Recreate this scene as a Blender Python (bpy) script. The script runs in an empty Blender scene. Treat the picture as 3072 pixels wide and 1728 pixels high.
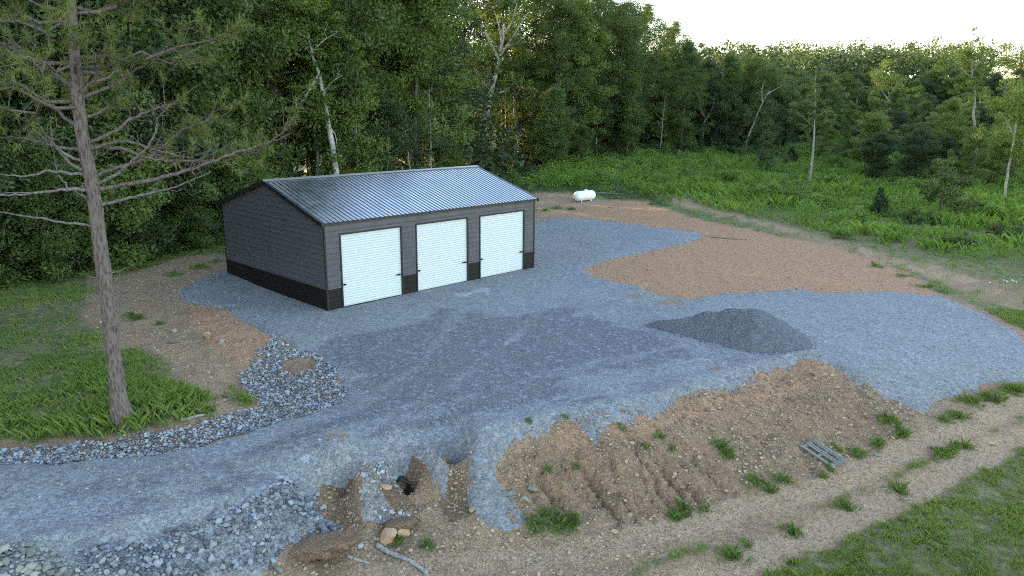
import bpy, math, random
import numpy as np
from mathutils import Matrix, Vector

# ------------------------------------------------------------------ camera, sky, sun, exposure
scene = bpy.context.scene
F_PX, PITCH, ROLL, CAM_H = 2236.4, 0.2366, 0.0065, 8.223      # survey of the photograph (3072 px wide)
cam_data = bpy.data.cameras.new('camera')
cam_data.sensor_width = 36.0
cam_data.lens = F_PX / 3072 * 36.0
cam_data.clip_start, cam_data.clip_end = 0.1, 3000
cam = bpy.data.objects.new('camera', cam_data)
scene.collection.objects.link(cam)
cam.matrix_world = (Matrix.Translation((0, 0, CAM_H)) @ Matrix.Rotation(math.pi/2 - PITCH, 4, 'X')
                    @ Matrix.Rotation(ROLL, 4, 'Z'))
scene.camera = cam

SUN_ELEV, SUN_AZ = math.radians(11), math.radians(-62)         # azimuth from +y (view axis), negative = left
world = bpy.data.worlds.new('World'); scene.world = world; world.use_nodes = True
wn = world.node_tree.nodes; wl = world.node_tree.links
sky = wn.new('ShaderNodeTexSky'); sky.sky_type = 'NISHITA'; sky.sun_disc = False
sky.sun_elevation = SUN_ELEV; sky.sun_rotation = SUN_AZ
sky.air_density = 1.0; sky.dust_density = 1.3; sky.ozone_density = .6
bg = wn['Background']; bg.inputs['Strength'].default_value = 0.15
wl.new(sky.outputs[0], bg.inputs['Color'])
sun_data = bpy.data.lights.new('sun', 'SUN'); sun_data.energy = 2.0; sun_data.angle = math.radians(0.5)
sun_data.color = (1.0, 0.80, 0.52)
sun = bpy.data.objects.new('sun', sun_data); scene.collection.objects.link(sun)
sdir = Vector((math.sin(SUN_AZ)*math.cos(SUN_ELEV), math.cos(SUN_AZ)*math.cos(SUN_ELEV), math.sin(SUN_ELEV)))
sun.rotation_euler = sdir.to_track_quat('Z', 'Y').to_euler(); sun.location = sdir*200
scene.view_settings.view_transform = 'Standard'; scene.view_settings.look = 'None'
scene.view_settings.exposure = 2.95; scene.view_settings.gamma = 1.0
scene.view_settings.use_curve_mapping = False
scene.cycles.use_denoising = False
scene.cycles.pixel_filter_type = 'BLACKMAN_HARRIS'; scene.cycles.filter_width = 1.1
scene.cycles.max_bounces = 6; scene.cycles.diffuse_bounces = 3; scene.cycles.glossy_bounces = 3
scene.cycles.transmission_bounces = 3; scene.cycles.transparent_max_bounces = 4
scene.cycles.sample_clamp_indirect = 4.0
scene.cycles.caustics_reflective = False; scene.cycles.caustics_refractive = False

C = scene.collection
PI = math.pi
S = 3072/2576.0

# ------------------------------------------------------------------ helpers
def mesh_data(name, verts, faces, mats=(), smooth=False, attrs=None):
    """faces: list of int arrays (M,3) / (M,4)"""
    verts = np.asarray(verts, np.float32)
    me = bpy.data.meshes.new(name)
    if not isinstance(faces, (list, tuple)): faces = [faces]
    fs = [np.asarray(f, np.int32) for f in faces if len(f)]
    me.vertices.add(len(verts)); me.vertices.foreach_set('co', verts.ravel())
    nl = sum(f.size for f in fs); npoly = sum(len(f) for f in fs)
    me.loops.add(nl); me.loops.foreach_set('vertex_index', np.concatenate([f.ravel() for f in fs]))
    tot = np.concatenate([np.full(len(f), f.shape[1], np.int32) for f in fs])
    start = np.concatenate([[0], np.cumsum(tot)[:-1]]).astype(np.int32)
    me.polygons.add(npoly); me.polygons.foreach_set('loop_start', start)
    try: me.polygons.foreach_set('loop_total', tot)
    except Exception: pass
    me.polygons.foreach_set('use_smooth', np.full(npoly, bool(smooth)))
    for k, v in (attrs or {}).items():
        v = np.asarray(v, np.float32)
        if v.ndim == 1:
            a = me.attributes.new(k, 'FLOAT', 'POINT'); a.data.foreach_set('value', v)
        else:
            a = me.attributes.new(k, 'FLOAT_COLOR', 'POINT')
            if v.shape[1] == 3: v = np.concatenate([v, np.ones((len(v), 1), np.float32)], 1)
            a.data.foreach_set('color', v.ravel())
    for m in (mats if isinstance(mats, (list, tuple)) else [mats]): me.materials.append(m)
    me.update(calc_edges=True); me.validate()
    return me

def obj(name, me, parent=None, loc=None, rotz=None):
    o = bpy.data.objects.new(name, me); C.objects.link(o)
    if parent: o.parent = parent
    if loc is not None: o.location = loc
    if rotz is not None: o.rotation_euler = (0, 0, rotz)
    return o

def tag(o, label=None, cat=None, group=None, kind=None):
    if label: o['label'] = label
    if cat: o['category'] = cat
    if group: o['group'] = group
    if kind: o['kind'] = kind
    return o

def empty(name, loc=(0, 0, 0), rotz=0):
    o = bpy.data.objects.new(name, None); C.objects.link(o)
    o.location = loc; o.rotation_euler = (0, 0, rotz); o.empty_display_size = 0.3
    return o

class MB:
    """collects verts and faces"""
    def __init__(s): s.v = []; s.q = []; s.t = []; s.n = 0
    def add(s, v, q=None, t=None):
        v = np.asarray(v, float).reshape(-1, 3); s.v.append(v)
        if q is not None and len(q): s.q.append(np.asarray(q, int).reshape(-1, 4) + s.n)
        if t is not None and len(t): s.t.append(np.asarray(t, int).reshape(-1, 3) + s.n)
        s.n += len(v)
    def box(s, x0, x1, y0, y1, z0, z1, M=None):
        v = np.array([(x, y, z) for x in (x0, x1) for y in (y0, y1) for z in (z0, z1)], float)
        if M is not None: v = (np.c_[v, np.ones(8)] @ np.array(M).T)[:, :3]
        s.add(v, [(0, 1, 3, 2), (4, 6, 7, 5), (0, 4, 5, 1), (2, 3, 7, 6), (0, 2, 6, 4), (1, 5, 7, 3)])
    def tube(s, path, rad, sides=8, cap=True):
        P = np.asarray(path, float); n = len(P); rad = np.broadcast_to(rad, (n,))
        tan = np.gradient(P, axis=0); tan /= np.linalg.norm(tan, axis=1)[:, None] + 1e-9
        ref = np.array([0.31, 0.95, 0.05]) if abs(tan[:, 1]).mean() < .8 else np.array([1., 0.1, 0.])
        a = np.cross(tan, ref); a /= np.linalg.norm(a, axis=1)[:, None] + 1e-9
        b = np.cross(tan, a)
        th = np.linspace(0, 2*PI, sides, endpoint=False)
        ring = P[:, None] + rad[:, None, None]*(a[:, None]*np.cos(th)[None, :, None] + b[:, None]*np.sin(th)[None, :, None])
        i = np.arange(n-1)[:, None]*sides; j = np.arange(sides)[None]; k = (j+1) % sides
        q = np.stack([i+j, i+k, i+sides+k, i+sides+j], -1).reshape(-1, 4)
        V = ring.reshape(-1, 3); t = []
        if cap:
            V = np.vstack([V, P[:1], P[-1:]]); n0 = n*sides
            for j in range(sides):
                t.append((n0, (j+1) % sides, j)); t.append((n0+1, (n-1)*sides+j, (n-1)*sides+(j+1) % sides))
        s.add(V, q, t)
    def mesh(s, name, mat, smooth=False, attrs=None):
        f = []
        if s.q: f.append(np.concatenate(s.q))
        if s.t: f.append(np.concatenate(s.t))
        return mesh_data(name, np.concatenate(s.v), f, mat, smooth, attrs)
    def build(s, name, mat, parent=None, smooth=False, attrs=None):
        return obj(name, s.mesh(name, mat, smooth, attrs), parent)

def hash2(ix, iy, seed):
    h = (ix.astype(np.int64)*374761393 + iy.astype(np.int64)*668265263 + seed*974634777) & 0xffffffff
    h = ((h ^ (h >> 13))*1274126177) & 0xffffffff
    return ((h ^ (h >> 16)) & 0xffff)/65535.0
def vnoise(x, y, seed=0):
    ix, iy = np.floor(x), np.floor(y); fx, fy = x-ix, y-iy
    u, v = fx*fx*(3-2*fx), fy*fy*(3-2*fy)
    a, b = hash2(ix, iy, seed), hash2(ix+1, iy, seed); c, d = hash2(ix, iy+1, seed), hash2(ix+1, iy+1, seed)
    return a*(1-u)*(1-v)+b*u*(1-v)+c*(1-u)*v+d*u*v
def fbm(x, y, sc=1.0, octv=4, seed=0):
    """-1..1"""
    r = 0; a = 1; t = 0
    for k in range(octv):
        r = r + a*(vnoise(x*sc*2**k+17.3*k, y*sc*2**k-9.1*k, seed+k)*2-1); t += a; a *= .5
    return r/t
def sstep(a, b, x):
    t = np.clip((x-a)/(b-a), 0, 1); return t*t*(3-2*t)

def ray(px, py):
    """direction through a photo point (2576-px-wide coordinates)"""
    u, v = np.asarray(px, float)*S-1536, np.asarray(py, float)*S-864
    c, s = math.cos(-ROLL), math.sin(-ROLL); u, v = c*u-s*v, s*u+c*v
    cp, sp = math.cos(PITCH), math.sin(PITCH)
    return np.stack([u/F_PX, cp-sp*v/F_PX, -sp-cp*v/F_PX], -1)
def at_z(px, py, z):
    d = ray(px, py); t = (z-CAM_H)/d[..., 2]
    return np.array([0, 0, CAM_H]) + d*np.asarray(t)[..., None]
def at_y(px, py, y):
    d = ray(px, py); t = np.asarray(y, float)/d[..., 1]
    return np.array([0, 0, CAM_H]) + d*t[..., None]

# ------------------------------------------------------------------ terrain
CTRL = [  # photo point, height
 (600,760,0),(820,790,0),(1340,680,0),(1000,850,0),(1300,900,0),(1600,800,0),(1500,600,0),(1700,900,0),(1900,860,0),(2040,885,-.02),
 (2200,800,-.12),(2300,860,-.3),(2400,800,-.25),(2500,880,-.5),(2576,860,-.5),(2576,950,-.72),(2450,968,-.78),(2340,1022,-.88),(2260,930,-.38),(2160,930,-.22),
 (1100,1000,0),(900,1050,0),(700,1110,0),(400,1185,0),(100,1250,0),(0,1200,0),(0,1350,0),(300,1280,0),(600,1200,0),(850,1150,0),(1000,1095,0),(1200,1080,0),
 (1400,1030,0),(1600,985,0),(1750,955,0),(1850,925,0),(2000,560,0),(1800,640,0),(2100,680,-.05),(1700,560,0),(2450,740,-.3),(2576,790,-.4),
 # crest of the bank
 (350,1335,-.05),(560,1280,-.08),(900,1185,-.1),(1060,1130,-.08),(1190,1112,-.05),(1300,1098,-.05),(1400,1058,-.04),(1530,1065,-.05),(1635,1045,-.04),(1760,980,-.03),(1900,942,-.03),(2050,903,-.04),(2120,940,-.2),(2190,985,-.5),(2250,1030,-.85),
 # half way down
 (1400,1190,-.75),(1550,1180,-.72),(1700,1140,-.7),(1850,1080,-.65),(2000,1040,-.65),(2120,1030,-.65),(1310,1210,-.75),
 # toe
 (1290,1335,-1.42),(1400,1335,-1.42),(1550,1325,-1.42),(1700,1300,-1.38),(1850,1250,-1.34),(2000,1212,-1.28),(2120,1165,-1.22),(2250,1110,-1.12),(2350,1068,-.98),
 (1000,1449,-1.55),(1300,1449,-1.58),(1600,1449,-1.52),(1900,1400,-1.48),(2200,1300,-1.42),(2400,1200,-1.34),(2576,1080,-1.14),(2576,1449,-1.65),(2300,1449,-1.62),(2576,1250,-1.45),(2576,1000,-.92),
 # culvert, pits and gully
 (1030,1240,-1.15),(1000,1190,-.5),(1050,1185,-.5),(960,1200,-.45),(1145,1225,-1.15),(1145,1165,-.45),(1103,1185,-.4),(1105,1245,-.95),(1220,1180,-.4),(1250,1305,-1.22),
 (950,1300,-1.2),(1060,1330,-1.42),(870,1240,-.85),(850,1300,-1.1),(900,1335,-1.3),(700,1275,-.42),(800,1325,-.85),(620,1340,-.5),(500,1400,-.5),(350,1400,-.3),
 (200,1440,-.25),(80,1440,-.05),(700,1440,-1.15),(850,1449,-1.4),(560,1449,-.9),
 # rock-lined ditch and left side
 (700,960,-.32),(640,970,-.3),(760,990,-.28),(700,1035,-.32),(400,1130,-.3),(100,1143,-.25),(0,1150,-.22),(310,1065,.02),(100,1050,.08),(450,1030,.02),(540,1010,-.05),(100,800,.3),(400,850,.12),(600,900,0),(590,830,.12),
 (50,740,.45),(560,625,.2),(300,690,.3),(870,940,-.08),
]
CT = np.array([np.r_[at_z(a, b, z)[:2], z] for a, b, z in CTRL])
extra = [(x, y, 0.0) for x, y in [(-30,15),(-30,30),(-30,50),(-15,55),(0,62),(15,62),(28,55),(30,40),(30,30)]] + \
        [(-12,8,-.1),(-20,10,0),(0,6,-1.7),(14,6,-1.9),(28,12,-1.6),(30,20,-1.0),(-6,9,-.7)]
CT = np.vstack([CT, np.array(extra)])
_d = np.linalg.norm(CT[:, None, :2]-CT[None, :, :2], axis=2)
_n = len(CT)
_A = np.zeros((_n+1, _n+1)); _A[:_n, :_n] = -np.sqrt(_d**2+.12**2) + np.eye(_n)*0.012; _A[:_n, _n] = 1; _A[_n, :_n] = 1
_W = np.linalg.solve(_A, np.r_[CT[:, 2], 0])
def rbf(x, y):
    out = np.full(x.shape, _W[_n])
    for k in range(_n): out -= _W[k]*np.sqrt((x-CT[k, 0])**2+(y-CT[k, 1])**2+.0144)
    return out
def T(x, y):
    x = np.atleast_1d(np.asarray(x, float)); y = np.atleast_1d(np.asarray(y, float))
    far = 0.05*np.log1p(np.exp(np.clip((y-66)/6, -30, 30)))*6
    far = np.where(y > 130, 0.05*64+0.012*(y-130), far)
    far = far + sstep(140, 330, y+0.15*x)*15*sstep(-60, 90, x) + fbm(x, y, .02, 3, 5)*.5*sstep(50, 120, y)
    w = sstep(-34, -26, x)*(1-sstep(27, 36, x))*sstep(2, 8, y)*(1-sstep(54, 64, y))
    base = np.where(y < 8, -1.6, -.4)*(1-sstep(5, 60, y))*(1-w)
    z = far + base
    m = w > 0.001
    if m.any(): z[m] = z[m] + w[m]*rbf(x[m], y[m])
    return z
def at(px, py):
    px = np.atleast_1d(np.asarray(px, float)); py = np.atleast_1d(np.asarray(py, float))
    z = np.zeros(px.shape)
    for _ in range(14):
        p = at_z(px, py, z); z = .5*z + .5*T(p[:, 0], p[:, 1])
    p = at_z(px, py, z); p[:, 2] = T(p[:, 0], p[:, 1])
    return p
def at1(px, py): return at([px], [py])[0]

class Poly:
    def __init__(s, pts, photo=True):
        a = np.array(pts, float); s.p = at(a[:, 0], a[:, 1])[:, :2] if photo else a
        s.lo, s.hi = s.p.min(0), s.p.max(0)
    def sd(s, x, y):
        """signed distance, + inside"""
        d = np.full(x.shape, 1e9); ins = np.zeros(x.shape, bool); P = s.p; n = len(P)
        for i in range(n):
            a, b = P[i], P[(i+1) % n]; e = b-a
            t = np.clip(((x-a[0])*e[0]+(y-a[1])*e[1])/(e@e+1e-12), 0, 1)
            d = np.minimum(d, (x-a[0]-t*e[0])**2+(y-a[1]-t*e[1])**2)
            c = ((a[1] > y) != (b[1] > y)) & (x < e[0]*(y-a[1])/(e[1]+1e-12)+a[0])
            ins ^= c
        d = np.sqrt(d); return np.where(ins, d, -d)
def line_dist(pts, x, y):
    d = np.full(x.shape, 1e9)
    for a, b in zip(pts[:-1], pts[1:]):
        e = b-a; t = np.clip(((x-a[0])*e[0]+(y-a[1])*e[1])/(e@e+1e-12), 0, 1)
        d = np.minimum(d, np.hypot(x-a[0]-t*e[0], y-a[1]-t*e[1]))
    return d

GRAVEL = Poly([(510,697),(450,733),(470,758),(520,768),(570,778),(605,805),(650,825),(690,843),(715,855),(745,880),(800,885),(845,930),(878,985),(860,1010),(800,1038),(720,1060),(620,1090),(500,1125),(300,1155),(150,1165),(0,1172),(-300,1195),
 (-300,1520),(200,1500),(480,1475),(600,1452),(685,1430),(705,1392),(760,1358),(840,1342),(848,1318),(800,1290),(790,1240),(805,1212),(895,1195),(905,1260),(915,1315),(960,1325),(1040,1320),(1060,1300),(1000,1275),(965,1250),(985,1215),(1000,1175),(1040,1140),(1085,1165),(1090,1200),(1095,1240),(1120,1245),(1126,1190),(1108,1155),(1115,1135),(1175,1138),(1185,1160),(1180,1215),(1178,1270),(1207,1307),(1246,1326),(1290,1326),(1297,1307),(1283,1271),(1261,1242),(1239,1191),(1254,1170),(1265,1148),(1283,1119),(1308,1100),(1363,1086),(1399,1062),(1468,1068),(1475,1097),(1515,1097),(1526,1071),(1595,1058),(1635,1049),(1686,1020),(1715,1000),(1762,982),(1813,980),(1864,975),(1900,944),(1950,925),(2010,905),(2060,908),(2110,925),(2170,960),(2220,1000),(2260,1015),(2320,1038),(2345,1025),(2380,1000),(2420,990),(2480,970),(2576,958),(2750,950),(2700,900),(2576,853),(2480,790),(2370,745),(2250,733),(2100,738),(1990,728),(1850,737),(1740,752),(1650,743),(1600,720),(1500,697),(1460,680),(1500,662),(1590,640),(1690,620),(1750,602),(1772,595),(1740,582),(1600,565),(1450,545),(1390,545),(1340,560),(1250,600),(700,650),(575,680)])
RIPRAP = Poly([(690,850),(745,880),(800,885),(845,930),(878,985),(860,1012),(800,1040),(720,1062),(620,1092),(500,1127),(300,1157),(150,1168),(0,1174),(-120,1180),(-120,1120),(0,1117),(150,1118),(300,1105),(400,1085),(520,1058),(600,1032),(650,1022),(610,985),(595,960),(620,915)])
RED = Poly([(1340,552),(1450,532),(1500,514),(1570,506),(1620,508),(1660,521),(1700,535),(1800,560),(1900,580),(1990,600),(2100,622),(2200,655),(2300,695),(2400,745),(2500,795),(2620,855),(2600,920),(2300,820),(1500,780),(1380,650)])
REDL = Poly([(480,765),(560,775),(640,815),(700,845),(650,890),(615,915),(560,880),(500,850),(470,810)])
DIRTL = Poly([(210,800),(235,700),(330,690),(430,655),(560,635),(640,660),(640,760),(700,845),(640,900),(600,960),(590,1010),(650,1030),(600,1055),(540,1060),(450,1060),(470,980),(400,900),(330,885),(270,885)])
DIRTF = Poly([(-100,1560),(-100,1300),(560,1200),(900,1100),(1190,1080),(1400,1030),(1640,1000),(1900,900),(2060,880),(2340,1000),(2440,1012),(2576,985),(2750,950),(2750,1065),(2576,1110),(2480,1160),(2300,1265),(2100,1350),(1900,1435),(1850,1560)])
BANK = Poly([(1270,1140),(1400,1055),(1640,1045),(1900,938),(2060,900),(2180,965),(2320,1040),(2250,1110),(2120,1165),(2000,1212),(1850,1250),(1700,1300),(1550,1325),(1400,1335),(1310,1335),(1250,1200)])
CRESTR = Poly([(1270,1140),(1400,1055),(1640,1040),(1900,935),(2060,900),(2120,930),(2050,980),(1900,1020),(1700,1075),(1500,1110),(1350,1115)])
TANKD = Poly([(1335,560),(1340,488),(1420,484),(1520,500),(1600,510),(1560,520),(1480,530)])
RUT1 = at([900,1150,1400,1700,1900,2050,2200,2330,2420,2500,2600],[1440,1425,1400,1335,1270,1235,1170,1112,1080,1040,990])[:, :2]
RUT2 = at([1740,1900,2080,2250,2400,2500,2620],[1470,1405,1335,1262,1185,1132,1075])[:, :2]
PALE_STRIP = at([1690,1750,1850,2000,2150,2300,2450,2620],[495,520,545,585,628,668,715,775])[:, :2]
BROWN = [(at1(a, b), r) for a, b, r in ((850,1230,.55),(860,1280,.5),(870,1320,.4),(1030,1200,.5),(1050,1175,.4),(1000,1245,.4),(1148,1190,.4),(1148,1240,.4),(1000,1335,.6),(800,1390,.7))]
FRESH = Poly([(840,900),(1050,800),(1250,780),(1500,790),(1700,850),(1800,900),(1550,960),(1300,1060),(1000,1130),(700,1220),(300,1290),(-100,1330),(-100,1230),(300,1190),(640,1110),(900,1000)])
GR_DIRT = [(750,920,.55),(850,1098,.35),(1800,936,.3),(1690,765,.7),(1600,750,.5),(1370,1108,.3)]
GR_PALE = [(765,1162,.12),(1215,735,.5),(1170,745,.5),(1740,568,.5)]
TUFTS = [(1400,1310,.45),(1350,1318,.35),(1440,1318,.35),(1720,1280,.3),(1700,1300,.3),(1770,1285,.25),(1815,1135,.28),(1830,1150,.22),(1660,1095,.15),(1620,1120,.15),(1900,1222,.35),(1970,1208,.3),(1940,1235,.3),(2235,1065,.35),(2265,1095,.35),
 (2100,1128,.2),(2160,1140,.3),(2210,1120,.3),(1990,1345,.35),(1840,1400,.35),(1880,1375,.2),(2130,1280,.3),(2260,1240,.4),(2380,1140,.4),(2420,1125,.35),(2410,1052,.45),(2440,1012,.35),(2380,1060,.3),(1075,1375,.2),(1180,1290,.1),(1420,1055,.12),(1000,1365,.15),(1565,1080,.12),(1690,1130,.1),
 (1380,1180,.12),(1450,1170,.12),(1330,1075,.1),(2070,1200,.2),(2090,1185,.15),(2500,1010,.5),(2560,985,.5),(2000,1420,.2),(350,805,.35),(330,795,.3),(400,815,.2),(440,690,.5),(500,675,.5),(545,660,.4),(490,1010,.4),(520,1040,.3),(470,1040,.4),(560,1000,.15),(620,1010,.12),
 (1370,530,.7),(1400,525,.5),(1440,528,.6),(1640,515,.6),(2270,695,.4),(2330,722,.6),(2370,735,.5),(2200,668,.5)]
TW = [(at1(a, b), r) for a, b, r in TUFTS]
GDW = [(at1(a, b), r) for a, b, r in GR_DIRT]; GPW = [(at1(a, b), r) for a, b, r in GR_PALE]
def spots(lst, x, y, nz=.4):
    o = np.zeros(x.shape)
    for p, r in lst:
        d = np.hypot(x-p[0], (y-p[1]))/r
        o = np.maximum(o, 1-sstep(.5, 1.35, d))
    return o
def masks(x, y):
    """red, grass, pale  (0..1)"""
    n1 = fbm(x, y, .5, 4, 11); n2 = fbm(x, y, 2.2, 3, 23)
    wob = n1*.7+n2*.22
    red = np.maximum(sstep(-.5, .5, RED.sd(x, y)+wob), sstep(-.4, .4, REDL.sd(x, y)+wob*.6))
    crest = sstep(-.3, .5, CRESTR.sd(x, y)+wob*.6)
    red = np.maximum(red, crest*.7)
    red = np.maximum(red, spots(BROWN, x+n2*.15, y+n1*.15)*.25)
    bank = sstep(-.3, .3, BANK.sd(x, y)+wob*.3)
    dirtl = sstep(-.5, .5, DIRTL.sd(x, y)+wob)
    dirtf = sstep(-.3, .3, DIRTF.sd(x, y)+wob*.5)
    grv = sstep(-.8, .1, GRAVEL.sd(x, y)+wob*.3)
    tank = sstep(-.6, .6, TANKD.sd(x, y)+wob)
    r1, r2 = line_dist(RUT1, x, y), line_dist(RUT2, x, y)
    ruts = np.maximum(1-sstep(.28, .55, r1+n2*.2), 1-sstep(.28, .55, r2+n2*.2))
    strip = (1-sstep(.4, 2.2, line_dist(PALE_STRIP, x, y)+wob*2.2))*(.45+.5*sstep(-.25, .35, n2+n1*.5))
    rip = sstep(-.35, .05, RIPRAP.sd(x, y)+n2*.1)
    dirt = np.maximum.reduce([red*.98, rip, dirtl, dirtf, grv, tank, strip, ruts])
    grass = 1-dirt
    # broken grass between the ruts and on the bank's foot
    mid = (1-sstep(.0, .5, np.abs(r1-r2)))*(1-sstep(1.2, 1.8, r1))*sstep(.3, .55, n1*.6+n2*.5+.45)
    grass = np.maximum(grass, mid*.8*(1-ruts))
    grass = np.maximum(grass, spots(TW, x+n2*.12, y+n1*.15))
    grass = grass*(1-ruts*.85)
    pale = np.maximum.reduce([ruts*.7, strip*.6, tank*.5, dirtf*(1-bank)*.3, dirtl*(1-red)*.35])
    return red, np.clip(grass, 0, 1)*(.8+.2*sstep(48, 75, y)), np.clip(pale, 0, 1), bank

# ------------------------------------------------------------------ materials
def mat(name):
    m = bpy.data.materials.new(name); m.use_nodes = True
    nt = m.node_tree; return m, nt, nt.nodes['Principled BSDF']
def N(nt, t, **kw):
    n = nt.nodes.new(t)
    for k, v in kw.items():
        if k in n.inputs: n.inputs[k].default_value = v
        else: setattr(n, k, v)
    return n
def mixc(nt, fac, a, b, mode='MIX'):
    n = nt.nodes.new('ShaderNodeMix'); n.data_type = 'RGBA'; n.blend_type = mode
    for sock, v in ((n.inputs[0], fac), (n.inputs[6], a), (n.inputs[7], b)):
        if hasattr(v, 'is_output'): nt.links.new(v, sock)
        else: sock.default_value = v if not isinstance(v, tuple) or len(v) == 4 else (*v, 1)
    return n.outputs[2]
def ramp(nt, src, stops):
    r = nt.nodes.new('ShaderNodeValToRGB'); e = r.color_ramp.elements
    while len(e) < len(stops): e.new(.5)
    for el, (p, c) in zip(e, stops): el.position = p; el.color = (c, c, c, 1) if not isinstance(c, tuple) else (*c, 1)
    nt.links.new(src, r.inputs[0]); return r.outputs[0]
def pos(nt): return nt.nodes.new('ShaderNodeNewGeometry').outputs['Position']
def noise(nt, sc, det=4, rough=.55, vec=None):
    n = N(nt, 'ShaderNodeTexNoise', Scale=sc, Detail=det, Roughness=rough)
    nt.links.new(vec if vec is not None else pos(nt), n.inputs['Vector']); return n.outputs['Fac']
def voro(nt, sc, vec=None, out='Color', rnd=1.0):
    n = N(nt, 'ShaderNodeTexVoronoi', Scale=sc, Randomness=rnd)
    nt.links.new(vec if vec is not None else pos(nt), n.inputs['Vector']); return n.outputs[out]
def sep(nt, col):
    s = nt.nodes.new('ShaderNodeSeparateColor'); nt.links.new(col, s.inputs[0]); return s.outputs
def attr(nt, name): return N(nt, 'ShaderNodeAttribute', attribute_name=name)
def bump(nt, h, strength, dist, normal=None):
    b = N(nt, 'ShaderNodeBump', Strength=strength, Distance=dist)
    nt.links.new(h, b.inputs['Height'])
    if normal is not None: nt.links.new(normal, b.inputs['Normal'])
    return b.outputs[0]
def math_(nt, op, a, b=None):
    m = nt.nodes.new('ShaderNodeMath'); m.operation = op
    for s, v in zip(m.inputs, (a, b)):
        if v is None: continue
        if hasattr(v, 'is_output'): nt.links.new(v, s)
        else: s.default_value = v
    return m.outputs[0]

def ground_material():
    m, nt, p = mat('earth')
    a = sep(nt, attr(nt, 'mask').outputs['Color'])
    big = noise(nt, .6, 5); mid = noise(nt, 4, 6, .65); fine = noise(nt, 22, 4, .7)
    dirt = mixc(nt, ramp(nt, mid, [(.35, 0.), (.68, 1.)]), (.145, .082, .042), (.40, .255, .145))
    dirt = mixc(nt, ramp(nt, big, [(.4, 0.), (.62, .7)]), dirt, (.36, .20, .10))
    pale = mixc(nt, mid, (.42, .27, .155), (.60, .42, .27))
    red = mixc(nt, ramp(nt, mid, [(.3, 0.), (.7, 1.)]), (.40, .18, .085), (.60, .32, .17))
    thatch = mixc(nt, ramp(nt, mid, [(.35, 0.), (.65, 1.)]), (.085, .09, .035), (.22, .19, .095))
    green = mixc(nt, ramp(nt, a[1], [(.84, 0.), (.95, 1.)]), thatch, (.035, .05, .018))
    c = mixc(nt, a[2], dirt, pale); c = mixc(nt, a[0], c, red)
    c = mixc(nt, attr(nt, 'mask').outputs['Alpha'], c, mixc(nt, mid, (.075, .042, .022), (.17, .10, .055)))
    # stones in the soil
    vc = voro(nt, 26); vd = voro(nt, 26, out='Distance'); vs = sep(nt, vc)
    st = math_(nt, 'MULTIPLY', ramp(nt, vs[0], [(.52, 0.), (.62, 1.)]), ramp(nt, vd, [(.25, 1.), (.42, 0.)]))
    stc = mixc(nt, vs[1], (.28, .20, .14), (.52, .44, .36))
    c = mixc(nt, math_(nt, 'MULTIPLY', st, .8), c, stc)
    vc2 = voro(nt, 60); vs2 = sep(nt, vc2)
    c = mixc(nt, math_(nt, 'MULTIPLY', ramp(nt, vs2[0], [(.7, 0.), (.8, 1.)]), .6), c, mixc(nt, vs2[1], (.20, .14, .10), (.48, .41, .33)))
    c = mixc(nt, ramp(nt, fine, [(.38, .6), (.55, 0.)]), c, (.085, .058, .04))
    c = mixc(nt, ramp(nt, noise(nt, 9, 5, .7), [(.36, .55), (.5, 0.)]), c, (.11, .075, .05))
    gm = math_(nt, 'ADD', a[1], math_(nt, 'MULTIPLY', math_(nt, 'SUBTRACT', mid, .5), .8))
    c = mixc(nt, ramp(nt, gm, [(.3, 0.), (.7, 1.)]), c, green)
    nt.links.new(c, p.inputs['Base Color']); p.inputs['Roughness'].default_value = .95; p.inputs['Specular IOR Level'].default_value = .15
    h = math_(nt, 'ADD', math_(nt, 'MULTIPLY', mid, 1.0), math_(nt, 'ADD', math_(nt, 'MULTIPLY', fine, .35), math_(nt, 'MULTIPLY', st, .35)))
    nt.links.new(bump(nt, h, 1.0, .10), p.inputs['Normal'])
    return m
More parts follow.
